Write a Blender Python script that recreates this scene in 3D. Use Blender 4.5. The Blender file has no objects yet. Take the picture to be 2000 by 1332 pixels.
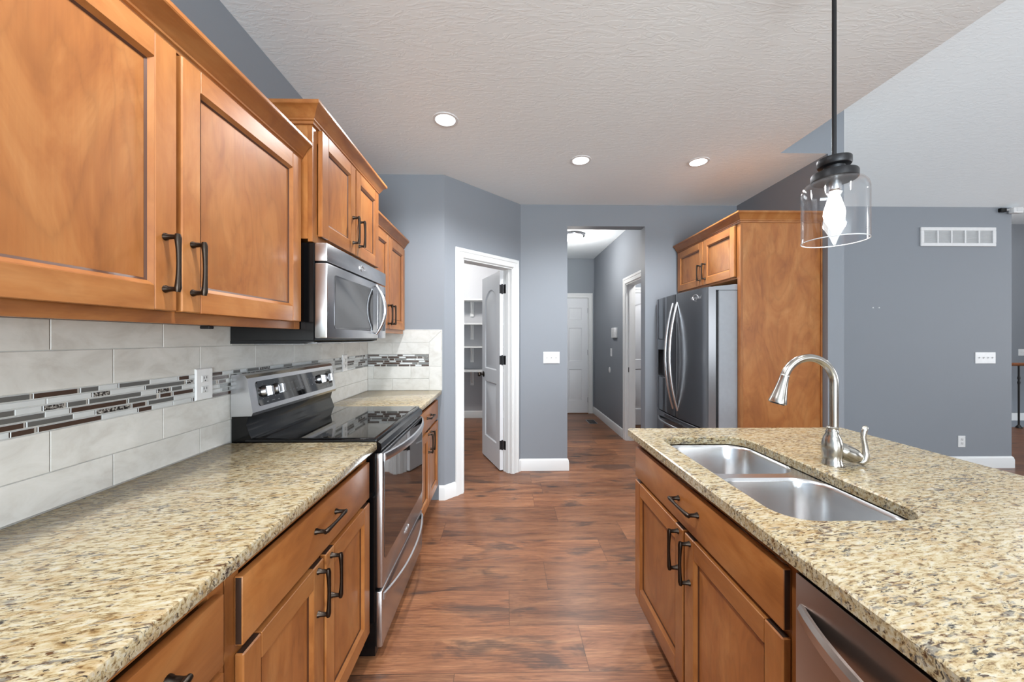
import bpy, bmesh, math, random
from mathutils import Vector, Matrix
random.seed(7)
SC = bpy.context.scene
COL = SC.collection

# ------------------------------------------------------------ camera, world, lights, exposure
cd = bpy.data.cameras.new('camera'); cam = bpy.data.objects.new('camera', cd); COL.objects.link(cam)
cam.location = (0, 0, 1.345)
cam.rotation_euler = (math.radians(90), 0, math.radians(-0.95))
cd.sensor_width = 36.0; cd.lens = 36.0 * 725 / 2000
cd.shift_y = -5 / 2000; cd.clip_start = 0.02
SC.camera = cam
SC.view_settings.view_transform = 'Standard'; SC.view_settings.look = 'None'
SC.view_settings.gamma = 1; SC.view_settings.use_curve_mapping = False
SC.view_settings.exposure = 0.0
SC.cycles.use_denoising = True
SC.cycles.sample_clamp_indirect = 6
SC.cycles.diffuse_bounces = 6
SC.cycles.max_bounces = 14
SC.cycles.transparent_max_bounces = 16
SC.cycles.caustics_reflective = False; SC.cycles.caustics_refractive = False

W = bpy.data.worlds.new('sky'); SC.world = W; W.use_nodes = True
W.node_tree.nodes['Background'].inputs[0].default_value = (0.86, 0.93, 1.0, 1)
W.node_tree.nodes['Background'].inputs[1].default_value = 1.5

def lamp(name, kind, loc, rot, energy, color=(1, 1, 1), **kw):
    l = bpy.data.lights.new(name, kind); l.energy = energy; l.color = color
    for k, v in kw.items(): setattr(l, k, v)
    o = bpy.data.objects.new(name, l); COL.objects.link(o); o.location = loc
    o.rotation_euler = [math.radians(a) for a in rot]; return o
# daylight through the patio door and windows behind the viewer, and through the living room windows
DAY = (0.85, 0.95, 1.0); DAY2 = (0.95, 0.975, 1.0)
lamp('patio_door_daylight', 'AREA', (0.70, -3.92, 1.15), (132, 0, 0), 400, DAY, shape='RECTANGLE', size=2.4, size_y=2.1)
lamp('rear_window_daylight', 'AREA', (4.6, -3.92, 1.6), (122, 0, 0), 40, DAY2, shape='RECTANGLE', size=3.0, size_y=1.9)
lamp('living_window_daylight', 'AREA', (9.85, 0.2, 1.6), (126, 0, 90), 190, DAY2, shape='RECTANGLE', size=4.0, size_y=2.0)
CAN = (0.95, 0.975, 1.0)
def can_light(x, y, e=31.0):
    lamp('downlight', 'SPOT', (x, y, 2.69), (0, 0, 0), e * 4, CAN, spot_size=math.radians(150), spot_blend=0.8, shadow_soft_size=0.06)

# ------------------------------------------------------------ materials
def lin(r, g, b):
    f = lambda c: (c / 255) / 12.92 if c / 255 <= 0.04045 else ((c / 255 + 0.055) / 1.055) ** 2.4
    return (f(r), f(g), f(b), 1)
class NT:
    def __init__(s, name):
        s.m = bpy.data.materials.new(name); s.m.use_nodes = True; s.t = s.m.node_tree
        s.b = s.t.nodes['Principled BSDF']
    def n(s, typ, **kw):
        x = s.t.nodes.new(typ)
        for k, v in kw.items(): setattr(x, k, v)
        return x
    def l(s, a, b): s.t.links.new(a, b)
    def put(s, sock, v):
        if hasattr(v, 'is_linked') or hasattr(v, 'links'): s.l(v, sock)
        else: sock.default_value = v
    def math(s, op, a, b=0.0, c=None):
        x = s.n('ShaderNodeMath', operation=op); s.put(x.inputs[0], a); s.put(x.inputs[1], b)
        if c is not None: s.put(x.inputs[2], c)
        return x.outputs[0]
    def vmath(s, op, a, b):
        x = s.n('ShaderNodeVectorMath', operation=op); s.put(x.inputs[0], a); s.put(x.inputs[1], b); return x.outputs[0]
    def pos(s): return s.n('ShaderNodeNewGeometry').outputs['Position']
    def seed(s): return s.n('ShaderNodeAttribute', attribute_name='seed').outputs['Fac']
    def noise(s, vec, scale=1.0, detail=2.0, rough=0.5, dist=0.0):
        x = s.n('ShaderNodeTexNoise'); s.put(x.inputs['Vector'], vec)
        x.inputs['Scale'].default_value = scale; x.inputs['Detail'].default_value = detail
        x.inputs['Roughness'].default_value = rough; x.inputs['Distortion'].default_value = dist
        return x.outputs['Fac']
    def vor(s, vec, scale=1.0, feature='F1', out='Distance'):
        x = s.n('ShaderNodeTexVoronoi', feature=feature); s.put(x.inputs['Vector'], vec); x.inputs['Scale'].default_value = scale
        return x.outputs[out]
    def ramp(s, fac, stops, interp='LINEAR'):
        x = s.n('ShaderNodeValToRGB'); s.put(x.inputs[0], fac); r = x.color_ramp; r.interpolation = interp
        while len(r.elements) < len(stops): r.elements.new(0.5)
        for e, (p, c) in zip(r.elements, stops): e.position = p; e.color = c if len(c) == 4 else (*c, 1)
        return x.outputs[0]
    def mix(s, fac, a, b, mode='MIX'):
        x = s.n('ShaderNodeMix', data_type='RGBA', blend_type=mode); s.put(x.inputs[0], fac); s.put(x.inputs[6], a); s.put(x.inputs[7], b)
        return x.outputs[2]
    def comb(s, x, y, z):
        c = s.n('ShaderNodeCombineXYZ')
        for i, v in enumerate((x, y, z)): s.put(c.inputs[i], v)
        return c.outputs[0]
    def sep(s, v):
        c = s.n('ShaderNodeSeparateXYZ'); s.put(c.inputs[0], v); return c.outputs
    def bump(s, h, strength=0.2, dist=0.002):
        x = s.n('ShaderNodeBump'); s.put(x.inputs['Height'], h); x.inputs['Strength'].default_value = strength; x.inputs['Distance'].default_value = dist
        s.l(x.outputs[0], s.b.inputs['Normal'])
    def set(s, **kw):
        for k, v in kw.items(): s.put(s.b.inputs[k.replace('_', ' ')], v)
        return s
BW = lambda v: (v, v, v, 1)

def plain(name, col, rough=0.5, metal=0.0, var=0.03, scale=30, **kw):
    n = NT(name)
    f = n.noise(n.pos(), scale, 3)
    c2 = tuple(min(1, c * (1 + var)) for c in col[:3]) + (1,); c1 = tuple(c * (1 - var) for c in col[:3]) + (1,)
    n.set(Base_Color=n.ramp(f, [(0.3, c1), (0.7, c2)]), Roughness=rough, Metallic=metal, **kw)
    return n.m

def wood(name, axis, tone=1.0, figure=0.5):
    n = NT(name)
    p = n.pos(); sd = n.seed()
    off = n.vmath('SCALE', (17.3, 9.1, 23.7), (0, 0, 0)); n.put(off.node.inputs['Scale'], sd)
    p = n.vmath('ADD', p, off)
    def st(al, ac):
        v = [ac, ac, ac]; v['xyz'.index(axis)] = al
        return n.vmath('MULTIPLY', p, tuple(v))
    mott = n.noise(st(2.6, 6.5), 1.0, 5, 0.62, 1.2)
    fine = n.noise(st(6, 210), 1.0, 3, 0.6)
    cath = n.noise(st(1.4, 3.6), 1.0, 3, 0.5, 0.9)
    ring = n.math('FRACT', n.math('MULTIPLY_ADD', cath, 9.0, n.math('MULTIPLY', mott, 1.5)))
    ringd = n.math('POWER', n.math('ABSOLUTE', n.math('SUBTRACT', ring, 0.5)), 3.0)      # sharp at fract edges
    T = lambda r, g, b: tuple(min(1, c * tone) for c in lin(r, g, b)[:3]) + (1,)
    base = n.ramp(mott, [(0.25, T(138, 81, 41)), (0.45, T(161, 100, 51)), (0.6, T(172, 113, 62)), (0.8, T(188, 133, 82))])
    tonev = n.math('MULTIPLY_ADD', n.math('FRACT', n.math('MULTIPLY', sd, 7.13)), 0.22, 0.88)
    d1 = n.math('MULTIPLY_ADD', n.math('SUBTRACT', fine, 0.5), 0.22, 1.0)
    d2 = n.math('SUBTRACT', 1.0, n.math('MULTIPLY', ringd, 8.0 * 0.16 * figure))
    k = n.math('MULTIPLY', n.math('MULTIPLY', d1, d2), tonev)
    sc = n.vmath('SCALE', base, (0, 0, 0)); n.put(sc.node.inputs['Scale'], k)
    n.set(Base_Color=sc, Roughness=0.34, Specular_IOR_Level=0.5)
    n.bump(fine, 0.05, 0.001)
    return n.m
WZ = wood('maple_stain_grain_up', 'z', 0.83, 0.6); WY = wood('maple_stain_grain_along', 'y', 0.83, 0.5)
WP = wood('maple_stain_panel', 'z', 0.85, 0.85)
GLAZESHADE = plain('brown_glaze_and_shade', lin(72, 40, 22), 0.45)  # real glaze line, widened so its colour also paints the recess shade
ENDG = plain('dark_end_grain', lin(50, 36, 29), 0.35)
CABIN = plain('cabinet_inside', lin(150, 110, 75), 0.6)

def mk_granite():
    n = NT('granite'); p = n.pos()
    rot = n.n('ShaderNodeVectorRotate', rotation_type='Z_AXIS'); n.put(rot.inputs['Vector'], p); rot.inputs['Angle'].default_value = math.radians(-12)
    q = n.vmath('MULTIPLY', rot.outputs[0], (0.48, 1.5, 1.2))
    wob = n.n('ShaderNodeTexNoise'); n.put(wob.inputs['Vector'], q); wob.inputs['Scale'].default_value = 45; wob.inputs['Detail'].default_value = 3
    q = n.vmath('ADD', q, n.vmath('MULTIPLY', wob.outputs['Color'], (0.022, 0.022, 0.022)))
    a = n.noise(q, 85, 5, 0.68)
    big = n.noise(q, 8, 3, 0.55)
    base = n.ramp(a, [(0.28, lin(62, 47, 34)), (0.37, lin(112, 92, 65)), (0.45, lin(157, 140, 106)), (0.54, lin(174, 163, 135)), (0.66, lin(177, 171, 156)), (0.8, lin(138, 133, 123))])
    gold = n.noise(n.vmath('ADD', q, (1.3, 4.2, 0.4)), 34, 3, 0.55)
    base = n.mix(n.ramp(gold, [(0.5, BW(0)), (0.66, BW(0.42))]), base, lin(148, 116, 70))
    thr = n.math('MULTIPLY', n.math('SUBTRACT', big, 0.5), 0.30)
    gr = n.noise(n.vmath('ADD', q, (3.1, 1.7, 0.4)), 70, 4, 0.62)
    gm = n.ramp(n.math('ADD', gr, thr), [(0.57, BW(0)), (0.66, BW(0.8))])
    base = n.mix(gm, base, lin(98, 95, 91))
    dk = n.noise(n.vmath('ADD', q, (7.7, 5.1, 2.2)), 120, 4, 0.62)
    dm = n.ramp(n.math('ADD', dk, n.math('MULTIPLY', thr, 0.8)), [(0.57, BW(0)), (0.64, BW(0.95))])
    dc = n.ramp(n.noise(q, 30, 1), [(0.4, lin(78, 52, 32)), (0.6, lin(46, 43, 42))])
    base = n.mix(dm, base, dc)
    n.set(Base_Color=base, Roughness=0.17, Specular_IOR_Level=0.5)
    n.bump(a, 0.03, 0.001)
    return n.m
GRANITE = mk_granite()

def mk_floor():
    n = NT('plank_floor'); x, y, z = n.sep(n.pos())
    PW, PL = 0.245, 1.25
    ry = n.math('DIVIDE', n.math('SUBTRACT', y, 1.494 - 0.245 * 40), PW)
    row = n.math('FLOOR', ry); fy = n.math('FRACT', ry)
    wn = n.n('ShaderNodeTexWhiteNoise', noise_dimensions='1D'); n.put(wn.inputs['W'], row)
    rx = n.math('ADD', n.math('DIVIDE', n.math('ADD', x, 60.0), PL), n.math('MULTIPLY', wn.outputs['Value'], 5.0))
    col = n.math('FLOOR', rx); fx = n.math('FRACT', rx)
    wc = n.n('ShaderNodeTexWhiteNoise', noise_dimensions='2D'); n.put(wc.inputs['Vector'], n.comb(row, col, 0.0))
    rnd = wc.outputs['Value']
    ox = n.math('MULTIPLY', rnd, 37.0)
    P = n.comb(n.math('ADD', x, ox), n.math('ADD', y, ox), 0.0)
    # knots: sparse cells drive dark eyes and bend the growth lines round them
    kv = n.n('ShaderNodeTexVoronoi', feature='F1'); n.put(kv.inputs['Vector'], n.vmath('MULTIPLY', P, (2.6, 7.0, 1.0))); kv.inputs['Scale'].default_value = 1.0
    kd = kv.outputs['Distance']
    has = n.ramp(n.sep(kv.outputs['Color'])[0], [(0.45, BW(0)), (0.5, BW(1))])
    near = n.math('MULTIPLY', n.math('POWER', n.math('SUBTRACT', 1.0, n.math('MINIMUM', kd, 1.0)), 3.0), has)
    fine = n.noise(n.vmath('MULTIPLY', P, (7, 170, 1)), 1.0, 4, 0.65)
    grain = n.noise(n.vmath('ADD', n.vmath('MULTIPLY', P, (1.3, 15, 1)), n.comb(0.0, n.math('MULTIPLY', near, 1.2), 0.0)), 1.0, 5, 0.62, 0.5)
    lines = n.math('SINE', n.math('MULTIPLY_ADD', grain, 70.0, n.math('MULTIPLY', near, 26.0)))
    mott = n.noise(n.vmath('MULTIPLY', P, (2.2, 6.0, 1)), 1.0, 4, 0.6, 0.8)
    g2 = n.math('ADD', n.math('MULTIPLY_ADD', grain, 0.55, 0.12), n.math('MULTIPLY', fine, 0.32))
    base = n.ramp(g2, [(0.38, lin(76, 47, 32)), (0.49, lin(116, 73, 48)), (0.59, lin(138, 91, 61)), (0.72, lin(164, 118, 84))])
    blot = n.ramp(n.math('ADD', mott, n.math('MULTIPLY', n.math('SUBTRACT', fine, 0.5), 0.25)), [(0.34, BW(0.75)), (0.45, BW(0))])
    base = n.mix(blot, base, lin(62, 46, 39))
    kn = n.ramp(n.math('ADD', near, n.math('MULTIPLY', n.math('SUBTRACT', fine, 0.5), 0.35)), [(0.50, BW(0)), (0.78, BW(0.85))])
    base = n.mix(kn, base, lin(48, 36, 31))
    lm = n.math('MULTIPLY_ADD', n.math('POWER', n.math('MULTIPLY_ADD', lines, 0.5, 0.5), 5.0), -0.15, 1.0)
    tone = n.math('MULTIPLY', n.math('MULTIPLY_ADD', rnd, 0.32, 0.70), lm)
    tone = n.math('MULTIPLY', tone, n.math('MULTIPLY_ADD', n.math('SUBTRACT', fine, 0.5), 1.0, 1.0))
    e1 = n.math('LESS_THAN', n.math('MINIMUM', fy, n.math('SUBTRACT', 1.0, fy)), 0.006)
    e2 = n.math('LESS_THAN', n.math('MINIMUM', fx, n.math('SUBTRACT', 1.0, fx)), 0.0012)
    seam = n.math('MAXIMUM', e1, e2)
    tone = n.math('MULTIPLY', tone, n.math('MULTIPLY_ADD', seam, -0.5, 1.0))
    sc = n.vmath('SCALE', base, (0, 0, 0)); n.put(sc.node.inputs['Scale'], tone)
    n.set(Base_Color=sc, Roughness=n.math('MULTIPLY_ADD', fine, 0.12, 0.30), Specular_IOR_Level=0.55)
    n.bump(n.math('SUBTRACT', fine, n.math('MULTIPLY', seam, 1.0)), 0.06, 0.001)
    return n.m
FLOOR = mk_floor()

def paint(name, col, rough=0.6, bump=0.05, scale=220):
    n = NT(name); f = n.noise(n.pos(), scale, 2)
    n.set(Base_Color=n.ramp(n.noise(n.pos(), 1.5, 2), [(0.3, tuple(c * 0.985 for c in col[:3])), (0.7, col)]), Roughness=rough, Specular_IOR_Level=0.35)
    n.bump(f, bump, 0.001)
    return n.m
PAINT = paint('grey_blue_paint', lin(131, 136, 143))
PAINTPALE = paint('pale_pantry_paint', lin(176, 177, 181))
WHITE = paint('white_trim_paint', lin(219, 220, 220), 0.35, 0.0)
DOORW = paint('white_door_paint', lin(218, 219, 222), 0.4, 0.0)
def mk_ceil(name, scale=1.0, strength=0.35):
    n = NT(name); p = n.pos()
    d = n.noise(n.vmath('MULTIPLY', p, (9 * scale, 30 * scale, 9)), 1.0, 3, 0.55, 1.6)
    h = n.ramp(d, [(0.48, BW(0)), (0.56, BW(1))])
    n.set(Base_Color=lin(232, 238, 241), Roughness=0.75, Specular_IOR_Level=0.2)
    n.bump(h, strength, 0.003)
    return n.m
CEIL = mk_ceil('knockdown_ceiling', 1.0, 0.16); HALLCEIL = mk_ceil('hall_knockdown_ceiling', 1.4, 0.8)

def metal(name, col, rough, axis=None, amount=0.012, aniso=0.0):
    n = NT(name); p = n.pos()
    v = {'y': (260, 3, 260), 'z': (260, 260, 3), 'x': (3, 260, 260), None: (60, 60, 60)}[axis]
    f = n.noise(n.vmath('MULTIPLY', p, v), 1.0, 3, 0.6)
    r = n.math('MULTIPLY_ADD', n.math('SUBTRACT', f, 0.5), amount, rough)
    n.set(Base_Color=n.ramp(f, [(0.3, tuple(c * 0.99 for c in col[:3])), (0.7, col)]), Roughness=r, Metallic=1.0)
    return n.m
STEEL = metal('brushed_steel', lin(196, 196, 198), 0.27, 'y'); STEELZ = metal('brushed_fridge_steel', lin(150, 151, 154), 0.24, 'y')
DWSTEEL = metal('brushed_warm_steel', lin(176, 166, 160), 0.28, 'y')
SINKST = metal('satin_sink_steel', lin(205, 205, 206), 0.25, 'x')
NICKEL = metal('brushed_nickel', lin(174, 170, 163), 0.22, 'z', 0.02)
CHROME = metal('polished_chrome', lin(180, 180, 183), 0.28, None, 0.02)
BRONZE = metal('dark_bronze', lin(62, 54, 48), 0.36, None, 0.1)
BLKMET = plain('matte_black_metal', lin(44, 44, 46), 0.42, 0.6)
BLACK = plain('black_enamel', lin(9, 9, 10), 0.13, Specular_IOR_Level=0.35)
BLKSAT = plain('black_satin_plastic', lin(16, 16, 18), 0.4, Specular_IOR_Level=0.3)
GLASSBLK = plain('black_glass', lin(8, 8, 9), 0.04, 0.0, 0.02, Coat_Weight=0.5)
OVENGL = plain('dark_oven_glass', lin(20, 18, 17), 0.03, 0.0, 0.02, Specular_IOR_Level=1.0, IOR=1.9)
MWGL = plain('microwave_window_glass', lin(96, 96, 98), 0.06, 0.85, 0.02)
GREYSIDE = plain('grey_fridge_side', lin(150, 154, 160), 0.45, 0.1)
PLASTIC = plain('white_plastic', lin(218, 219, 220), 0.35)
PLASTIC2 = plain('off_white_plastic', lin(205, 206, 207), 0.4)
MARK = plain('grey_print', lin(120, 120, 122), 0.5)
DARK = plain('dark_slot', lin(30, 30, 32), 0.6)
LOGO = plain('bright_logo_metal', lin(230, 230, 232), 0.25, 0.9)
LOUVER = plain('white_louver', lin(214, 215, 216), 0.45)
RAILW = plain('brown_handrail_wood', lin(110, 66, 38), 0.35, 0.0, 0.15, 14)
IRON = plain('black_iron', lin(22, 20, 20), 0.45)
def mk_tile():
    n = NT('stone_look_tile'); p = n.pos(); sd = n.seed()
    off = n.vmath('SCALE', (3.3, 5.1, 2.7), (0, 0, 0)); n.put(off.node.inputs['Scale'], sd)
    p = n.vmath('ADD', p, off)
    f = n.noise(n.vmath('MULTIPLY', p, (9, 9, 16)), 1.0, 5, 0.65, 0.6)
    n.set(Base_Color=n.ramp(f, [(0.3, lin(184, 181, 176)), (0.5, lin(198, 197, 193)), (0.7, lin(206, 205, 202))]), Roughness=0.32)
    return n.m
TILE = mk_tile(); GROUT = plain('pale_grout', lin(196, 195, 191), 0.8)
M_GREY = plain('grey_mosaic', lin(108, 108, 106), 0.3, 0.4); M_BROWN = plain('brown_mosaic', lin(66, 50, 42), 0.25)
M_WHITE = plain('white_glass_mosaic', lin(192, 195, 196), 0.18)
def mk_pat():
    n = NT('patterned_mosaic'); f = n.noise(n.pos(), 170, 3, 0.6)
    n.set(Base_Color=n.ramp(f, [(0.45, lin(38, 34, 32)), (0.55, lin(120, 116, 112)), (0.66, lin(190, 188, 184))]), Roughness=0.25); return n.m
M_PAT = mk_pat()
def emit(name, col, st):
    n = NT(name); n.set(Base_Color=(0.9, 0.9, 0.9, 1), Emission_Color=col, Emission_Strength=st)
    f = n.noise(n.pos(), 3, 1)
    n.set(Roughness=n.ramp(f, [(0, BW(0.3)), (1, BW(0.4))])); return n.m
E_CAN = emit('downlight_lens', (1, 0.97, 0.93, 1), 9); E_BULB = emit('glowing_bulb', (1, 0.98, 0.95, 1), 14); E_DOME = emit('glowing_dome', (1, 0.98, 0.95, 1), 4.0)
def mk_glass():
    n = NT('clear_glass'); t = n.t; out = t.nodes['Material Output']
    tr = n.n('ShaderNodeBsdfTransparent'); gl = n.n('ShaderNodeBsdfGlossy'); gl.inputs['Roughness'].default_value = 0.02
    tr.inputs[0].default_value = (0.975, 0.98, 0.985, 1)
    lw = n.n('ShaderNodeLayerWeight'); lw.inputs['Blend'].default_value = 0.5
    fr = n.math('MULTIPLY_ADD', n.math('POWER', lw.outputs['Facing'], 4.0), 0.55, 0.035)
    mx = n.n('ShaderNodeMixShader'); n.l(fr, mx.inputs[0]); n.l(tr.outputs[0], mx.inputs[1]); n.l(gl.outputs[0], mx.inputs[2])
    n.l(mx.outputs[0], out.inputs['Surface']); t.nodes.remove(n.b); return n.m
GLASS = mk_glass(); RIMSHINE = plain('painted_glass_edge_shine', lin(236, 240, 244), 0.1)  # opaque white paints in the shine along the glass edge

# ------------------------------------------------------------ mesh helpers
class MB:
    def __init__(s):
        s.bm = bmesh.new(); s.lay = s.bm.faces.layers.float.new('seed'); s.mats = []
    def slot(s, m):
        if m not in s.mats: s.mats.append(m)
        return s.mats.index(m)
    def tagf(s, faces, m, seed=None):
        i = s.slot(m); sd = random.random() if seed is None else seed
        for f in faces: f.material_index = i; f[s.lay] = sd
    def box(s, x0, x1, y0, y1, z0, z1, m, bev=0.0, seg=1, ends=None):
        x0, x1 = sorted((x0, x1)); y0, y1 = sorted((y0, y1)); z0, z1 = sorted((z0, z1))
        v = [s.bm.verts.new((x, y, z)) for x in (x0, x1) for y in (y0, y1) for z in (z0, z1)]
        Q = [((0, 1, 3, 2), '-x'), ((4, 6, 7, 5), '+x'), ((0, 4, 5, 1), '-y'), ((2, 3, 7, 6), '+y'), ((0, 2, 6, 4), '-z'), ((1, 5, 7, 3), '+z')]
        fs = []
        sd = random.random()
        for q, nm in Q:
            f = s.bm.faces.new([v[i] for i in q]); fs.append(f)
            mm = m
            if ends and nm in ends: mm = ends[nm]
            s.tagf([f], mm, sd)
        if bev > 0:
            b = min(bev, 0.45 * min(x1 - x0, y1 - y0, z1 - z0))
            es = list({e for f in fs for e in f.edges})
            r = bmesh.ops.bevel(s.bm, geom=es, offset=b, offset_type='OFFSET', segments=seg, profile=0.5, affect='EDGES', clamp_overlap=True)
            for f in r['faces']: f[s.lay] = sd
        return s
    def face(s, pts, m, seed=None):
        f = s.bm.faces.new([s.bm.verts.new(p) for p in pts]); s.tagf([f], m, seed); return s
    def loops(s, rings, m, cap0=True, cap1=True, closed=True, seed=None):
        R = [[s.bm.verts.new(p) for p in r] for r in rings]; fs = []; n = len(R[0])
        for a, b in zip(R, R[1:]):
            for i in range(n if closed else n - 1):
                j = (i + 1) % n
                fs.append(s.bm.faces.new((a[i], a[j], b[j], b[i])))
        if cap0: fs.append(s.bm.faces.new(R[0][::-1]))
        if cap1: fs.append(s.bm.faces.new(R[-1]))
        s.tagf(fs, m, seed); return s
    def prism(s, poly, axis, a0, a1, m):
        def P(u, v, a): return {'x': (a, u, v), 'y': (u, a, v), 'z': (u, v, a)}[axis]
        return s.loops([[P(u, v, a0) for u, v in poly], [P(u, v, a1) for u, v in poly]], m)
    def tube(s, path, radii, m, seg=12, sq=1.0, up=None):
        P = [Vector(p) for p in path]
        if not hasattr(radii, '__len__'): radii = [radii] * len(P)
        rings = []; prev = None
        for i, p in enumerate(P):
            t = (P[min(i + 1, len(P) - 1)] - P[max(i - 1, 0)]).normalized()
            if prev is None:
                ref = Vector(up) if up else (Vector((0, 0, 1)) if abs(t.z) < 0.9 else Vector((0, 1, 0)))
                a = (ref - t * ref.dot(t)).normalized()
            else: a = (prev - t * prev.dot(t)).normalized()
            prev = a; b = t.cross(a)
            rings.append([p + (a * math.cos(2 * math.pi * k / seg) + b * math.sin(2 * math.pi * k / seg) * sq) * radii[i] for k in range(seg)])
        return s.loops(rings, m)
    def lathe(s, prof, c, m, seg=32, axis=(0, 0, 1), cap0=True, cap1=True):
        ax = Vector(axis).normalized(); ref = Vector((1, 0, 0)) if abs(ax.x) < 0.9 else Vector((0, 1, 0))
        a = (ref - ax * ref.dot(ax)).normalized(); b = ax.cross(a); c = Vector(c)
        return s.loops([[c + ax * z + (a * math.cos(2 * math.pi * k / seg) + b * math.sin(2 * math.pi * k / seg)) * r for k in range(seg)] for r, z in prof], m, cap0, cap1)
    def sweep(s, prof, path, m, z0=0.0):
        """profile (out, z) along a plan polyline, outward = right of travel, mitred"""
        P = [Vector((x, y)) for x, y in path]; rings = []
        for i, p in enumerate(P):
            d1 = (P[i] - P[i - 1]).normalized() if i else None; d2 = (P[i + 1] - P[i]).normalized() if i < len(P) - 1 else None
            n1 = Vector((d1.y, -d1.x)) if d1 else None; n2 = Vector((d2.y, -d2.x)) if d2 else None
            if n1 is None: mv = n2
            elif n2 is None: mv = n1
            else: h = (n1 + n2).normalized(); mv = h / h.dot(n1)
            rings.append([(p.x + mv.x * o, p.y + mv.y * o, z0 + z) for o, z in prof])
        return s.loops(rings, m)
    def build(s, name, parent=None, smooth=True, ang=34):
        off = Vector((0, 0, 0)); q = parent
        while q is not None: off += q.location; q = q.parent
        bmesh.ops.recalc_face_normals(s.bm, faces=s.bm.faces[:])
        if parent is not None: bmesh.ops.translate(s.bm, verts=s.bm.verts[:], vec=-off)
        me = bpy.data.meshes.new(name); s.bm.to_mesh(me); s.bm.free()
        for m in s.mats: me.materials.append(m)
        if smooth:
            me.polygons.foreach_set('use_smooth', [True] * len(me.polygons))
            me.set_sharp_from_angle(angle=math.radians(ang))
        o = bpy.data.objects.new(name, me); COL.objects.link(o)
        if parent is not None: o.parent = parent
        return o
def thing(name, label, cat, loc=(0, 0, 0), group=None):
    o = bpy.data.objects.new(name, None); COL.objects.link(o); o.location = loc
    o.empty_display_size = 0.05; o['label'] = label; o['category'] = cat
    if group: o['group'] = group
    return o
def struct(o, label=None):
    o['kind'] = 'structure'
    if label: o['label'] = label
    return o
def copy_thing(src, loc, label):
    r = src.copy(); COL.objects.link(r); r.location = loc; r['label'] = label
    for ch in list(src.children):
        c = ch.copy(); COL.objects.link(c); c.parent = r
        for g in list(ch.children):
            d = g.copy(); COL.objects.link(d); d.parent = c
    return r
def text_mesh(name, body, size, m, origin, right, up, parent, shear=0.25, depth=0.0012, ring=True):
    """raised lettering on a surface: origin is the centre, right / up are world directions"""
    cu = bpy.data.curves.new(name, 'FONT'); cu.body = body; cu.size = size; cu.shear = shear; cu.align_x = 'CENTER'; cu.align_y = 'CENTER'; cu.extrude = depth / 2; cu.resolution_u = 3
    tmp = bpy.data.objects.new(name, cu); COL.objects.link(tmp)
    dg = bpy.context.evaluated_depsgraph_get(); dg.update()
    src = bpy.data.meshes.new_from_object(tmp.evaluated_get(dg)); COL.objects.unlink(tmp); bpy.data.objects.remove(tmp)
    R = Vector(right).normalized(); U = Vector(up).normalized(); N = R.cross(U)
    b = MB(); b.bm.from_mesh(src); bpy.data.meshes.remove(src); b.lay = b.bm.faces.layers.float.get('seed') or b.bm.faces.layers.float.new('seed')
    b.tagf(b.bm.faces[:], m)
    for v in b.bm.verts: v.co = Vector(origin) + R * v.co.x + U * v.co.y + N * (v.co.z + depth / 2)
    if ring:
        pts = []
        for k in range(27):
            a = math.radians(-30 + k * 11.5); e = size * 1.0
            pts.append(Vector(origin) + R * (math.cos(a) * e * 1.15 - math.sin(a) * 0.25 * e) + U * (math.sin(a) * e * 0.75) + N * depth)
        b.tube(pts, [size * 0.03 + size * 0.05 * math.sin(math.pi * i / 26) for i in range(27)], m, 6)
    return b.build(name, parent)

# ------------------------------------------------------------ the setting
CZ = 2.71
XL = -1.155
b = MB()
b.box(-1.9, 5.15, -4.1, 6.9, -0.12, 0, FLOOR); b.box(5.15, 10.2, -4.1, 5.5, -0.12, 0, FLOOR)
struct(b.build('floor', smooth=False))
b = MB(); b.box(5.1, 10.2, 5.5, 6.5, -1.62, -1.5, FLOOR); struct(b.build('floor_stairwell', smooth=False))
b = MB(); b.box(XL - .1, 2.02, -4.1, 3.9, CZ, CZ + .1, CEIL); b.box(2.02, 2.5, 2.8, 3.9, CZ, CZ + .1, CEIL)
struct(b.build('ceiling', smooth=False))
b = MB(); zr = CZ + 0.333 * 3.98
b.prism([(3.78, CZ), (-0.2, zr), (-4.1, CZ + 0.03), (-4.1, CZ + 0.13), (-0.2, zr + .1), (3.78, CZ + .1)], 'x', 2.02, 10.2, CEIL)
struct(b.build('ceiling_vaulted', smooth=False))
b = MB(); b.box(5.15, 10.2, 3.79, 6.5, 3.36, 3.46, CEIL); struct(b.build('ceiling_stairwell', smooth=False))
b = MB(); b.box(-1.9, 2.6, 3.9, 6.95, 2.78, 2.88, HALLCEIL); struct(b.build('ceiling_hall', smooth=False))
b = MB(); b.box(XL - .12, XL, -4.1, 6.45, 0, CZ, PAINT); struct(b.build('wall_left', smooth=False))
b = MB(); b.prism([(XL, 3.105), (-.513, 3.105), (-.561, 3.22), (XL, 3.22)], 'z', 0, CZ, PAINT); struct(b.build('wall_return', smooth=False))
A = Vector((-.513, 3.105)); U2 = Vector((.664, .675)).normalized(); N2 = Vector((U2.y, -U2.x)); LW = 0.947
def WP2(t, o=0.0): p = A + U2 * t + N2 * o; return (p.x, p.y)
T0, T1, DH, TH = 0.197, 0.825, 2.045, 0.115
b = MB()
b.prism([WP2(0), WP2(T0), WP2(T0, -TH), WP2(0.048, -TH)], 'z', 0, CZ, PAINT)
b.prism([WP2(T1), WP2(LW), WP2(LW - .048, -TH), WP2(T1, -TH)], 'z', 0, CZ, PAINT)
b.prism([WP2(T0), WP2(T1), WP2(T1, -TH), WP2(T0, -TH)], 'z', DH, CZ, PAINT)
struct(b.build('wall_angled', smooth=False))
YM = 3.78
OX0, OX1, OZ = 0.628, 1.427, 2.492
b = MB()
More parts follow.
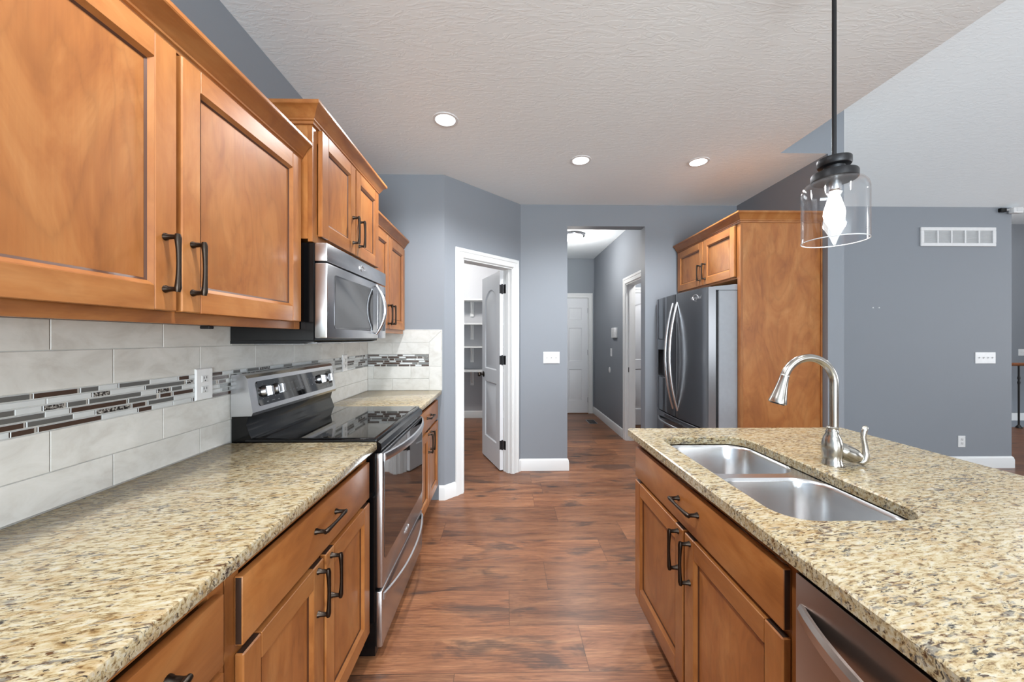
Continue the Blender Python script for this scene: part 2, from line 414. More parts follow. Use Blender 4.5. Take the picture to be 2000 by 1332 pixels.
b.box(.151, OX0, YM, YM + .12, 0, CZ, PAINT); b.box(OX0, OX1, YM, YM + .12, OZ, CZ, PAINT); b.box(OX1, 2.376, YM, YM + .12, 0, CZ, PAINT)
struct(b.build('wall_main', smooth=False))
b = MB(); b.box(2.376, 2.497, 2.70, YM + .12, 0, CZ, PAINT); b.box(2.02, 2.497, 2.70, 2.80, CZ, 3.2, PAINT, ends={'-z': CEIL})
struct(b.build('wall_right', smooth=False))
b = MB(); b.box(1.90, 2.02, -4.1, 2.80, CZ + .1, 4.2, PAINT); struct(b.build('wall_ceiling_drop', smooth=False))
b = MB(); b.box(2.497, 5.268, YM, YM + .12, 0, CZ + .05, PAINT); b.box(5.15, 5.268, YM + .12, 6.4, 0, 3.4, PAINT)
struct(b.build('wall_living', smooth=False))
b = MB(); b.box(5.1, 10.2, 6.4, 6.52, -1.6, 3.5, PAINT); struct(b.build('wall_stairwell', smooth=False))
# east wall with a wide window opening, rear wall with patio door and window openings (behind the viewer)
b = MB()
b.box(10.0, 10.12, -4.1, -1.9, 0, 4.2, PAINT); b.box(10.0, 10.12, 2.3, 6.5, -1.6, 4.2, PAINT); b.box(10.0, 10.12, -1.9, 2.3, 0, .55, PAINT); b.box(10.0, 10.12, -1.9, 2.3, 2.65, 4.2, PAINT)
struct(b.build('wall_east', smooth=False))
b = MB()
for x0, x1, z0, z1 in ((XL, -.55, 0, 2.9), (-.55, 1.95, 2.2, 2.9), (1.95, 3.0, 0, 2.9), (3.0, 6.2, 0, .6), (3.0, 6.2, 2.6, 2.9), (6.2, 10.2, 0, 2.9)):
    b.box(x0, x1, -4.12, -4.0, z0, z1, PAINT)
struct(b.build('wall_rear', smooth=False))
# hall beyond the opening
HX = 1.585
b = MB(); b.box(HX, HX + .12, 4.87, 6.75, 0, 2.78, PAINT); b.box(HX, HX + .12, 3.9, 4.0, 0, 2.78, PAINT); b.box(HX, HX + .12, 4.0, 4.87, 2.06, 2.78, PAINT)
struct(b.build('wall_hall_right', smooth=False))
b = MB(); b.box(.5, HX + .12, 6.65, 6.77, 0, 2.78, PAINT); struct(b.build('wall_hall_far', smooth=False))
b = MB(); b.box(.38, .5, 3.9, 6.77, 0, 2.78, PAINT, ends={'-x': PAINTPALE}); struct(b.build('wall_hall_left', smooth=False))
b = MB(); b.box(HX + .12, 2.6, 5.72, 5.84, 0, 2.78, PAINT); b.box(2.5, 2.6, 3.9, 5.72, 0, 2.78, PAINT); struct(b.build('wall_side_room', smooth=False))
b = MB(); b.box(-1.155, .38, 6.30, 6.42, 0, 2.78, PAINTPALE); struct(b.build('wall_pantry', smooth=False))
# baseboards
BBP = [(0, 0), (.015, 0), (.015, .085), (.012, .095), (.012, .103), (.006, .115), (0, .12)]
def baseboard(name, *paths, h=1.0):
    b = MB()
    for p in paths: b.sweep([(o, z * h) for o, z in BBP], p, WHITE)
    return struct(b.build(name))
baseboard('baseboard_main', [WP2(.909), WP2(LW), (OX0, YM), (OX0, YM + .118)])
baseboard('baseboard_angled', [(-.556, 3.105), (-.513, 3.105), WP2(.112)])
baseboard('baseboard_right', [(OX1, YM + .118), (OX1, YM), (1.50, YM)])
baseboard('baseboard_living', [(2.5, YM), (5.268, YM), (5.268, YM + .6)])
baseboard('baseboard_hall', [(1.565, 6.65), (HX, 6.65), (HX, 5.0)])
baseboard('baseboard_pantry', [(-1.15, 6.30), (.38, 6.30)])
b = MB(); b.box(5.27, 10, 6.385, 6.4, -.10, .035, WHITE, .004); struct(b.build('baseboard_stairwell'))

# door casings (frames of profiled trim) -------------------------------------------------
CASP = [(0, 0), (.085, 0), (.085, .012), (.078, .019), (.055, .019), (.050, .014), (.022, .012), (.016, .017), (.006, .017), (0, .010)]
def casing(name, to_world, a0, a1, zt, jamb):
    """to_world(a, o, z): a along wall, o out of wall"""
    b = MB()
    for path in ([(a0, 0), (a0, zt), (a1, zt), (a1, 0)],):
        rings = []
        for i, (a, z) in enumerate(path):
            sx = -1 if i < 2 else 1; sz = 0 if i in (0, 3) else 1
            rings.append([to_world(a + sx * w, o, z + sz * w) for w, o in CASP])
        b.loops(rings, WHITE)
    # jamb lining
    for (p, q) in (((a0, 0), (a0, zt)), ((a1, 0), (a1, zt)), ((a0, zt), (a1, zt))):
        t = .012
        if p[0] == q[0]:
            s_ = -1 if p[0] == a1 else 1
            pts = [to_world(p[0], .002, 0), to_world(p[0] + s_ * t, .002, 0), to_world(p[0] + s_ * t, -jamb, 0), to_world(p[0], -jamb, 0)]
            pt2 = [to_world(p[0], .002, zt), to_world(p[0] + s_ * t, .002, zt), to_world(p[0] + s_ * t, -jamb, zt), to_world(p[0], -jamb, zt)]
            b.loops([pts, pt2], WHITE)
            # door stop
            b.loops([[to_world(p[0] + s_ * t, -.035, 0), to_world(p[0] + s_ * (t + .01), -.035, 0), to_world(p[0] + s_ * (t + .01), -.07, 0), to_world(p[0] + s_ * t, -.07, 0)],
                     [to_world(p[0] + s_ * t, -.035, zt), to_world(p[0] + s_ * (t + .01), -.035, zt), to_world(p[0] + s_ * (t + .01), -.07, zt), to_world(p[0] + s_ * t, -.07, zt)]], WHITE)
        else:
            b.loops([[to_world(a0, .002, zt), to_world(a0, .002, zt - t), to_world(a0, -jamb, zt - t), to_world(a0, -jamb, zt)],
                     [to_world(a1, .002, zt), to_world(a1, .002, zt - t), to_world(a1, -jamb, zt - t), to_world(a1, -jamb, zt)]], WHITE)
    return struct(b.build(name, ang=25))
def w_ang(a, o, z): p = WP2(a, o); return (p[0], p[1], z)
casing('trim_1', w_ang, T0, T1, DH, TH)
casing('trim_2', lambda a, o, z: (HX - o, a, z), 4.0, 4.87, 2.06, .12)
casing('trim_3', lambda a, o, z: (a, 6.65 - o, z), .70, 1.475, 2.07, .02)
casing('trim_4', lambda a, o, z: (a, 5.72 - o, z), 1.80, 2.52, 2.05, .02)

# doors ---------------------------------------------------------------------------------
def panel_outline(x0, x1, z0, z1, arch=0.0, n=12):
    pts = [(x0, z0), (x1, z0), (x1, z1 - arch)]
    if arch > 0:
        for k in range(1, n): 
            t = k / n; pts.append((x1 + (x0 - x1) * t, z1 - arch + arch * math.sin(math.pi * t) ** 0.75))
        pts.append((x0, z1 - arch))
    else: pts.append((x0, z1))
    return pts
def door_leaf(to_world, w, h, panels, th=.035, both=True):
    """moulded slab: local (a across, o out, z); each panel a raised field within a groove on both faces"""
    b = MB()
    bm = b.bm
    def face_side(o, sgn):
        outer = [(0, 0), (w, 0), (w, h), (0, h)]
        loops_ = [outer] + [panel_outline(*p) for p in panels]
        edges = []; allv = []
        for lp in loops_:
            vs = [bm.verts.new(to_world(a, o, z)) for a, z in lp]; allv.append(vs)
            edges += [bm.edges.new((vs[i], vs[(i + 1) % len(vs)])) for i in range(len(vs))]
        r = bmesh.ops.triangle_fill(bm, edges=edges, use_beauty=True)
        b.tagf([g for g in r['geom'] if isinstance(g, bmesh.types.BMFace)], DOORW)
        for p, vs in zip(panels, allv[1:]):
            prev = vs
            cx = sum(a for a, z in panel_outline(*p)) / len(vs); 
            for inset, dep in ((.012, -.009), (.024, -.009), (.05, -.001)):
                x0, x1, z0, z1 = p[0] + inset, p[1] - inset, p[2] + inset, p[3] - inset
                ar = (p[4] if len(p) > 4 else 0)
                cur = [bm.verts.new(to_world(a, o + sgn * dep, z)) for a, z in panel_outline(x0, x1, z0, z1, ar)]
                n = len(cur); fs = [bm.faces.new((prev[i], prev[(i + 1) % n], cur[(i + 1) % n], cur[i])) for i in range(n)]
                b.tagf(fs, DOORW); prev = cur
            b.tagf([bm.faces.new(prev)], DOORW)
        return allv[0]
    f = face_side(th / 2, 1); g = face_side(-th / 2, -1)
    b.tagf([bm.faces.new((f[i], f[(i + 1) % 4], g[(i + 1) % 4], g[i])) for i in range(4)], DOORW)
    return b
# pantry door, hinged on the far jamb and swung into the pantry
HP = Vector(WP2(T1 - .014, -TH + .0)); phi = math.radians(20.5)
DV = Vector((-math.sin(phi), math.cos(phi))); DN = Vector((-DV.y, DV.x))   # DN faces the visible (left) side
DN = Vector((-math.cos(phi), -math.sin(phi)))
HB = HP + DV * .004 - DN * -.018
def w_pd(a, o, z): p = HB + DV * (.61 - a) + DN * o; return (p.x, p.y, z + .012)
d1 = door_leaf(w_pd, .61, 2.02, [(.11, .50, .24, .86), (.11, .50, 1.0, 1.86, .10)]).build('door_1', ang=25)
struct(d1, 'white two-panel arched door standing open into the pantry')
b = MB(); kp = w_pd(.06, 0, .925)
for s_ in (1, -1):
    kb = Vector(w_pd(.06, .0175 * s_, .925)); ax = Vector((DN.x * s_, DN.y * s_, 0))
    b.lathe([(.032, 0), (.032, .006), (.012, .010), (.010, .03), (.022, .04), (.028, .052), (.024, .066), (.010, .071)], kb, BRONZE, 20, ax)
o = b.build('door_knob', d1); o['label'] = 'black round door knob'
for zh in (.22, 1.08, 1.80):
    b = MB()
    def hp(a, o_, z): p = HB + DV * a + DN * o_; return (p.x, p.y, z)
    b.loops([[hp(-.0015, -.016, zh), hp(-.0015, .02, zh), hp(.001, .02, zh), hp(.001, -.016, zh)], [hp(-.0015, -.016, zh + .09), hp(-.0015, .02, zh + .09), hp(.001, .02, zh + .09), hp(.001, -.016, zh + .09)]], BLKMET)
    q0 = WP2(T1 - .0135, -TH + .001); q1 = WP2(T1 - .0135, -TH + .036); e = U2 * -.002
    b.loops([[(q0[0], q0[1], zh), (q1[0], q1[1], zh), (q1[0] + e.x, q1[1] + e.y, zh), (q0[0] + e.x, q0[1] + e.y, zh)], [(q0[0], q0[1], zh + .09), (q1[0], q1[1], zh + .09), (q1[0] + e.x, q1[1] + e.y, zh + .09), (q0[0] + e.x, q0[1] + e.y, zh + .09)]], BLKMET)
    kc = HP + (HB - HP) * .4
    b.tube([(kc.x - .004, kc.y, zh - .006), (kc.x - .004, kc.y, zh + .096)], .007, BLKMET, 10)
    b.build('hinge', d1)['label'] = 'dark bronze hinge'
# six-panel door at the end of the hall
def w_hd(a, o, z): return (.712 + a, 6.645 - o - .0, z + .014)
six = []
for x0, x1 in ((.10, .335), (.415, .65)):
    six += [(x0, x1, .22, .78), (x0, x1, .92, 1.52), (x0, x1, 1.66, 1.88)]
d2 = door_leaf(w_hd, .75, 2.04, six, th=.03).build('door_2', ang=25); struct(d2, 'white six-panel door at the end of the hall')
for zh in (.2, 1.05, 1.80):
    b = MB(); b.tube([(1.4675, 6.625, zh), (1.4675, 6.625, zh + .09)], .006, CHROME, 8); b.build('hinge', d2)
b = MB(); b.lathe([(.03, 0), (.03, .006), (.011, .01), (.01, .03), (.024, .042), (.026, .055), (.012, .066)], (.78, 6.63, .94), BRONZE, 16, (0, -1, 0)); b.build('door_knob', d2)
b = MB(); b.box(.70, 1.475, 6.60, 6.65, 0, .012, RAILW, .003); struct(b.build('trim_5'), 'brown wooden door threshold at the end of the hall')
def w_sd(a, o, z): return (1.812 + a, 5.715 - o, z + .014)
d3 = door_leaf(w_sd, .70, 2.02, [(.10, .60, .24, .86), (.10, .60, 1.0, 1.88, .10)], th=.03).build('door_3', ang=25); struct(d3, 'white arched two-panel door seen through the hall doorway')
b = MB(); b.box(HX + .025, HX + .065, 4.852, 4.858, .90, .965, BLKMET, .002); b.box(HX + .035, HX + .055, 4.849, 4.853, .915, .95, CHROME, .001)
o = thing('strike_plate', 'black strike plate on the white jamb of the hall doorway', 'strike plate', (HX + .045, 4.857, .93)); b.build('plate', o)

# pantry shelves ------------------------------------------------------------------------
proto = None
for k, (z, nm) in enumerate(((1.985, 'top pantry shelf, white, under the bare upper wall'), (1.593, 'second pantry shelf from the top, white'), (1.213, 'third pantry shelf from the top, white'), (.824, 'lowest pantry shelf, white, level with the door knob')))  :
    if proto is None:
        proto = thing('pantry_shelf', nm, 'shelf', (-.39, 6.299, z), 'pantry shelves')
        b = MB(); b.box(-1.15, .375, 6.0, 6.298, z - .024, z, WHITE, .002); b.build('board', proto)
        b = MB()
        b.box(-.60, -.54, 6.275, 6.298, z - .27, z - .025, WHITE, .002)
        b.prism([(6.06, z - .025), (6.09, z - .025), (6.276, z - .20), (6.276, z - .165 - .07)], 'x', -.58, -.56, WHITE)
        b.build('bracket', proto)
    else: copy_thing(proto, (-.39, 6.299, z), nm)

# ------------------------------------------------------------ tile backsplash
def strips_to_mesh(b, rows, lo, hi, place, ztop, h):
    for r, row in enumerate(rows):
        z1 = ztop - r * h; z0 = z1 - h
        x = lo
        for (a0, a1, m) in sorted(row, key=lambda q: q[0]):
            a0 = max(a0, lo); a1 = min(a1, hi)
            if a1 <= a0: continue
            if a0 - x > .012:     # pale glass pieces between the dark ones
                n = max(1, round((a0 - x) / .10)); w = (a0 - x) / n
                for i in range(n): place(b, x + i * w + .001, x + (i + 1) * w - .001, z0 + .001, z1 - .001, M_WHITE, .0015)
            place(b, a0 + .0008, a1 - .0008, z0 + .0012, z1 - .0012, m, .003)
            x = a1
        if hi - x > .012:
            n = max(1, round((hi - x) / .10)); w = (hi - x) / n
            for i in range(n): place(b, x + i * w + .001, x + (i + 1) * w - .001, z0 + .001, z1 - .001, M_WHITE, .0015)
G, B_, P_ = M_GREY, M_BROWN, M_PAT
def py(px): # measured pixel columns of the photographed strips turned into metres along the wall
    xc = (px - 1000) / 725; th = math.radians(.95); v = (xc * math.cos(th) + math.sin(th), math.cos(th) - xc * math.sin(th)); return v[1] * -1.145 / v[0]
M1 = [[(-40, 60, G), (64.5, 153, B_), (157, 193, G), (232, 293, G), (349, 370, B_), (414, 435, B_), (455, 470, G)],
      [(-60, -20, B_), (181, 216, P_), (284, 361, G), (364, 379, P_), (414, 447, B_), (449, 463, P_)],
      [(-70, 29, G), (84, 127, P_), (131, 170, G), (173, 276, G), (307, 332, P_), (335, 356, G), (414, 423, G), (427, 442, B_)],
      [(-30, 88, G), (138, 248, B_), (251, 307, G), (312, 335, B_), (338, 378, B_), (429, 452, G)],
      [(-80, 48, B_), (52, 143, G), (187, 255, P_), (257.5, 285, B_), (289, 340, G), (433, 449, G)],
      [(20, 69, B_), (74, 199, B_), (270, 297, B_), (376, 380, B_), (414, 456, B_)]]
rng = random.Random(11)
rows = []
for r, row in enumerate(M1):
    out = [(py(a), py(c), m) for a, c, m in row]
    for lo, hi in ((-.5, out[0][0] - .02), (out[-1][1] + .02, 3.10)):
        x = lo + rng.uniform(0, .08)
        while x < hi:
            L = rng.choice((.03, .05, .08, .10, .15)); 
            if rng.random() < .62 and x + L < hi: out.append((x, x + L, rng.choice((G, G, B_, B_, P_))))
            x += L + (.003 if rng.random() < .5 else rng.uniform(.04, .12))
    out.sort(key=lambda q: q[0]); rows.append(out)
ZM0, ZM1 = 1.113, 1.213
ts = thing('tile_backsplash', 'pale stone tile backsplash with mosaic strip along the long counter wall', 'backsplash', (XL, 1.3, .914))
b = MB(); b.box(XL + .001, XL + .006, -.6, 3.104, .90, 1.3945, GROUT); b.build('grout', ts, smooth=False)
def tile_rows(b, place, lo, hi, zr):
    for z0, z1, off in zr:
        x = off + math.floor((lo - off) / .3075) * .3075
        while x < hi:
            a0, a1 = max(x + .001, lo), min(x + .3075 - .001, hi)
            if a1 - a0 > .004: place(b, a0, a1, z0 + .001, z1 - .001, TILE, .010)
            x += .3075
def pl(b, a0, a1, z0, z1, m, d):
    d = {.0015: .009, .003: .0095, .010: .010}[d]
    b.box(XL + .004, XL + d, a0, a1, z0, z1, m, .0012)
b = MB(); tile_rows(b, pl, -.6, 3.104, [(.914, 1.008, 1.102), (1.008, 1.113, .952), (1.213, 1.315, 1.102), (1.315, 1.3945, .952)]); b.build('tile_field', ts)
b = MB(); strips_to_mesh(b, rows, -.6, 3.098, pl, ZM1, (ZM1 - ZM0) / 6); b.build('mosaic_band', ts)
YR = 3.105
def pxr(v): # strips on the short return wall, measured
    px = 700 + v / 8.88; xc = (px - 1000) / 725; th = math.radians(.95); w = (xc * math.cos(th) + math.sin(th), math.cos(th) - xc * math.sin(th)); return w[0] * YR / w[1]
R1 = [[(170, 365, B_), (683, 773, B_), (985, 1238, G)], [(170, 203, B_), (413, 505, B_), (518, 710, B_), (827, 1015, B_), (1030, 1115, B_), (1128, 1238, P_)],
      [(170, 222, G), (233, 525, G), (542, 625, B_), (640, 832, G), (1147, 1238, G)], [(170, 440, B_), (452, 542, B_), (657, 747, B_), (765, 1050, B_), (1160, 1238, B_)],
      [(170, 320, B_), (432, 722, B_), (942, 1030, G), (1045, 1238, G)], [(287, 382, B_), (395, 480, B_), (495, 682, G), (700, 890, B_), (903, 990, B_), (1100, 1238, B_)]]
tr = thing('tile_backsplash', 'short tile backsplash with mitred border at the far end of the counter', 'backsplash', (-.85, YR, .914))
b = MB(); b.box(XL + .011, -.534, YR - .006, YR, .90, 1.412, GROUT); b.build('grout', tr, smooth=False)
def plr(b, a0, a1, z0, z1, m, d):
    d = {.0015: .009, .003: .0095, .010: .010}[d]
    b.box(a0, a1, YR - d, YR - .004, z0, z1, m, .0012)
XB = -.638
b = MB(); L0 = XL + .011
tile_rows(b, plr, L0, XB, [(.914, 1.010, -.9425), (1.010, 1.113, -.789), (1.213, 1.311, -.9425)])
# mitred border: top row and right column
c = .0015
b.prism([(L0, 1.311 + c), (XB - c, 1.311 + c), (-.534 - c, 1.412), (-.789 + c, 1.412), (-.789 + c, 1.412), (L0, 1.412)][:3] + [(L0, 1.412)], 'y', YR - .010, YR - .004, TILE)
b.prism([(XB + c, 1.113 + c), (-.536, 1.113 + c), (-.536, 1.409), (XB + c, 1.311)], 'y', YR - .010, YR - .004, TILE)
b.box(XB + c, -.536, YR - .010, YR - .004, .914, 1.113 - c, TILE, .001)
b.box(L0, -.532, YR - .011, YR - .002, 1.4115, 1.418, TILE, .002); b.box(-.536, -.530, YR - .011, YR - .002, .914, 1.418, TILE, .002)
b.box(-.79, -.788, YR - .0105, YR - .004, 1.312, 1.411, GROUT)
b.build('tile_field', tr)
b = MB(); strips_to_mesh(b, [[(pxr(a), pxr(c_), m) for a, c_, m in r] for r in R1], L0, XB - .001, plr, ZM1, (ZM1 - ZM0) / 6); b.build('mosaic_band', tr)

# ------------------------------------------------------------ cabinets
class Frame:
    """local (d outward, a along Y, z) against a face plane x0 with outward sign s"""
    def __init__(s, x0, sg): s.x0, s.s = x0, sg
    def box(s, b, d0, d1, a0, a1, z0, z1, m, bev=0.0, **kw): return b.box(s.x0 + s.s * d0, s.x0 + s.s * d1, a0, a1, z0, z1, m, bev, **kw)
    def p(s, d, a, z): return (s.x0 + s.s * d, a, z)
def shaker_door(F, parent, a0, a1, z0, z1, th=.021, st=.06, name='door'):
    b = MB(); D0 = .001
    vend = {'+z': ENDG, '-z': ENDG}
    F.box(b, D0, th, a0, a0 + st, z0, z1, WZ, .003, ends=vend); F.box(b, D0, th, a1 - st, a1, z0, z1, WZ, .003, ends=vend)
    F.box(b, D0, th, a0 + st, a1 - st, z0, z0 + st, WY, .0015); F.box(b, D0, th, a0 + st, a1 - st, z1 - st, z1, WY, .0015)
    ia0, ia1, iz0, iz1 = a0 + st, a1 - st, z0 + st, z1 - st; w = .009; dp = th - .0125
    F.box(b, D0 + .002, dp, ia0 + .001, ia1 - .001, iz0 + .001, iz1 - .001, WP)
    o = [(ia0, iz0), (ia1, iz0), (ia1, iz1), (ia0, iz1)]; i_ = [(ia0 + w, iz0 + w), (ia1 - w, iz0 + w), (ia1 - w, iz1 - w), (ia0 + w, iz1 - w)]
    g_ = [(ia0 + w + .0055, iz0 + w + .0055), (ia1 - w - .0055, iz0 + w + .0055), (ia1 - w - .0055, iz1 - w - .0055), (ia0 + w + .0055, iz1 - w - .0055)]
    for k in range(4):
        j = (k + 1) % 4; m = WY if k in (0, 2) else WZ
        b.face([F.p(th - .001, *o[k]), F.p(th - .001, *o[j]), F.p(dp + .003, *i_[j]), F.p(dp + .003, *i_[k])], m)
        b.face([F.p(dp + .003, *i_[k]), F.p(dp + .003, *i_[j]), F.p(dp + .0004, *g_[j]), F.p(dp + .0004, *g_[k])], GLAZESHADE)
    return b.build(name, parent)
def slab_front(F, parent, a0, a1, z0, z1, th=.02, name='drawer'):
    b = MB(); F.box(b, .001, th, a0, a1, z0, z1, WY, .003, seg=2, ends={'+y': ENDG, '-y': ENDG}); return b.build(name, parent)
def pull(F, parent, a, z, d0=.02, L=.128, vert=True):
    b = MB(); n = 14
    def P(d, u): return F.p(d, a, z + u) if vert else F.p(d, a + u, z)
    for s_ in (-1, 1):
        u = s_ * L / 2
        b.tube([P(d0, u), P(d0 + .004, u), P(d0 + .008, u), P(d0 + .024, u), P(d0 + .033, u)], [.0095, .009, .0068, .0058, .0065], BRONZE, 12)
    us = [-.5 * L - .007 + (L + .014) * k / n for k in range(n + 1)]
    b.tube([P(d0 + .031 + .003 * (1 - (2 * k / n - 1) ** 2), us[k]) for k in range(n + 1)], [.0052 + .0032 * abs(2 * k / n - 1) ** 2.2 if 0 < k < n else .0055 for k in range(n + 1)], BRONZE, 12)
    return b.build('handle', parent)
CROWN = [(-.004, 0), (.008, 0), (.010, .010), (.015, .013), (.016, .018), (.022, .026), (.034, .048), (.043, .056), (.050, .060), (.052, .064), (.052, .074), (-.004, .074)]
def wall_cabinet(label, F, wallx, a0, a1, z0, z1, doors, zd0, zd1, crown_path, handles, rail_lip=None):
    t = thing('wall_cabinet', label, 'cabinet', ((F.x0 + wallx) / 2, (a0 + a1) / 2, z0))
    b = MB(); b.box(wallx, F.x0 - F.s * .019, a0, a1, z0 + .012, z1, WZ); b.build('body', t, smooth=False)
    b = MB(); fs = .04
    F.box(b, -.019, 0, a0, a0 + fs, z0, z1, WZ, .001); F.box(b, -.019, 0, a1 - fs, a1, z0, z1, WZ, .001)
    F.box(b, -.019, 0, a0 + fs, a1 - fs, z0, z0 + fs, WY, .001); F.box(b, -.019, 0, a0 + fs, a1 - fs, z1 - .07, z1, WY, .001)
    m = doors[0][1]; F.box(b, -.019, 0, m - .03, m + .03, z0 + fs, z1 - .07, WZ)
    b.build('face_frame', t)
    for k, (p0, p1) in enumerate(doors):
        d = shaker_door(F, t, p0, p1, zd0, zd1)
        pull(F, d, p1 - .033 if k == 0 else p0 + .033, handles)
    b = MB(); b.sweep(CROWN, crown_path, WY, z1 - .012)
    b.build('crown_molding', t, ang=22)
    return t
# travel direction has the outside on its right
FU = Frame(-.855, 1)
c1 = wall_cabinet('large honey wood wall cabinet nearest the viewer, left of the microwave', FU, XL + .001, .40, 1.553, 1.383, 2.092, [(.425, .956), (.970, 1.528)], 1.413, 2.075,
             [(-.855, 1.553), (-.855, .40)][::-1], 1.53)
b = MB(); b.box(-.90, -.872, 1.105, 1.125, 1.373, 1.3825, BLKSAT, .002); b.build('catch', c1)['label'] = 'small black catch under the cabinet'
FM = Frame(-.804, 1)
wall_cabinet('tall raised wooden wall cabinet directly above the microwave', FM, XL + .001, 1.556, 2.316, 1.748, 2.245, [(1.597, 1.940 + .01), (1.960, 2.30)], 1.778, 2.232,
             [(-1.14, 1.556), (-.804, 1.556), (-.804, 2.316), (-1.14, 2.316)], 1.90)
wall_cabinet('far wooden wall cabinet between microwave and the grey end wall', FU, XL + .001, 2.319, 3.10, 1.383, 2.092, [(2.345, 2.675), (2.687, 3.075)], 1.413, 2.075,
             [(-.855, 2.319), (-.855, 3.10)], 1.515)

def base_cabinet(label, F, backx, a0, a1, drawers, doors, cz=.882, fz0=.10, ends_=(0, 0)):
    t = thing('base_cabinet', label, 'cabinet', ((F.x0 + backx) / 2, (a0 + a1) / 2, 0))
    b = MB(); xb = F.x0 - F.s * .019
    b.box(backx, xb, a0, a0 + .018, fz0, cz, WZ); b.box(backx, xb, a1 - .018, a1, fz0, cz, WZ); b.box(backx, xb, a0 + .018, a1 - .018, fz0, fz0 + .018, CABIN); b.box(backx, backx + F.s * .01, a0 + .018, a1 - .018, fz0 + .018, cz, CABIN)
    b.build('body', t, smooth=False)
    b = MB(); fs = .04
    F.box(b, -.019, 0, a0, a0 + fs, fz0, cz, WZ, .001); F.box(b, -.019, 0, a1 - fs, a1, fz0, cz, WZ, .001)
    F.box(b, -.019, 0, a0 + fs, a1 - fs, cz - .04, cz, WY, .001); F.box(b, -.019, 0, a0 + fs, a1 - fs, fz0, fz0 + .045, WY, .001)
    F.box(b, -.019, -.002, a0 + fs, a1 - fs, .655, .70, WY)
    if len(doors) == 2: m = doors[0][1]; F.box(b, -.019, -.001, m - .03, m + .03, fz0 + .045, .655, WZ)
    b.build('face_frame', t)
    b = MB(); F.box(b, -.09, -.078, a0, a1, 0, fz0 + .002, WY); b.build('toe_kick', t)
    for (p0, p1, z0, z1, hl) in drawers:
        d = slab_front(F, t, p0, p1, z0, z1); pull(F, d, (p0 + p1) / 2 if hl is None else hl, (z0 + z1) / 2 + .012, vert=False)
    for k, (p0, p1, z0, z1) in enumerate(doors):
        d = shaker_door(F, t, p0, p1, z0, z1); pull(F, d, p1 - .035 if k == 0 else p0 + .035, z1 - .085)
    return t
FB = Frame(-.58, 1)
base_cabinet('wooden base cabinet with one wide drawer over two doors, beside the stove', FB, XL + .001, .775, 1.553, [(.80, 1.535, .69, .838, None)], [(.80, 1.150, .135, .672), (1.163, 1.535, .135, .672)])
base_cabinet('wooden drawer base nearest the viewer under the long counter', FB, XL + .001, .25, .772, [(.275, .748, .695, .838, .56), (.275, .748, .42, .682, None), (.275, .748, .135, .405, None)], [])
base_cabinet('small wooden base cabinet past the stove, against the grey end wall', FB, XL + .001, 2.319, 3.10, [(2.345, 3.075, .69, .838, None)], [(2.345, 2.725, .135, .672), (2.738, 3.075, .135, .672)])

# ------------------------------------------------------------ countertops
def slab(label, x0, x1, y0, y1, loc):
    t = MB(); t.box(x0, x1, y0, y1, .8825, .914, GRANITE, .005, seg=2); o = t.build('countertop'); o['label'] = label; o['category'] = 'countertop'; return o
slab('long speckled granite countertop under the wall cabinets, in the foreground', XL + .0102, -.535, -.45, 1.5535, 0)
slab('short speckled granite countertop between the stove and the end wall', XL + .0102, -.533, 2.3185, YR - .0112, 0)
def rrect(x0, x1, y0, y1, r, n=8):
    pts = []
    for cx, cy, a in ((x1 - r, y1 - r, 0), (x0 + r, y1 - r, 90), (x0 + r, y0 + r, 180), (x1 - r, y0 + r, 270)):
        for k in range(n + 1): q = math.radians(a + 90 * k / n); pts.append((cx + r * math.cos(q), cy + r * math.sin(q)))
    return pts
IX0, IX1, IY0, IY1 = .583, 1.625, -.35, 1.775
b = MB(); bm = b.bm
hole = rrect(.668, 1.030, .868, 1.612, .075); outer = rrect(IX0, IX1, IY0, IY1, .012, 3)
def ring_(pts, z): return [bm.verts.new((x, y, z)) for x, y in pts]
e_ = .004
inset_o = rrect(IX0 + e_, IX1 - e_, IY0 + e_, IY1 - e_, .012, 3); inset_h = rrect(.668 - e_, 1.030 + e_, .868 - e_, 1.612 + e_, .075 + e_)
to, th_ = ring_(inset_o, .914), ring_(inset_h, .914); mo, mh = ring_(outer, .914 - e_), ring_(hole, .914 - e_); bo, bh = ring_(outer, .882), ring_(hole, .882)
for lo_, hi_ in ((to, th_), (bo, bh)):
    es = []
    for L in (lo_, hi_):
        for i in range(len(L)): es.append(bm.edges.get((L[i], L[(i + 1) % len(L)])) or bm.edges.new((L[i], L[(i + 1) % len(L)])))
    bmesh.ops.triangle_fill(bm, edges=es, use_beauty=True)
for a_, c_ in ((to, mo), (mo, bo), (th_, mh), (mh, bh)):
    for i in range(len(a_)): bm.faces.new((a_[i], a_[(i + 1) % len(a_)], c_[(i + 1) % len(a_)], c_[i]))
b.tagf(bm.faces[:], GRANITE, .3)
o = b.build('countertop', smooth=False); o['label'] = 'large speckled granite island countertop with a sink cut into it'; o['category'] = 'countertop'

# ------------------------------------------------------------ island
FI = Frame(.625, -1)
t = base_cabinet('wooden island sink cabinet with a false drawer over two doors', FI, 1.20, .772, 1.745, [(.80, 1.725, .706, .842, 1.226)], [(.80, 1.246, .150, .690), (1.258, 1.725, .150, .690)][::1])
# swap the handles to the meeting stiles seen in the photo (already: first door handle on its far edge, second on its near edge)
t2 = thing('island_back_cabinet', 'plain wooden rear half of the island below the granite overhang', 'cabinet', (1.29, .7, 0))
b = MB(); b.box(1.205, 1.36, -.30, 1.745, 0, .882, WZ); b.build('back_panel', t2, smooth=False)
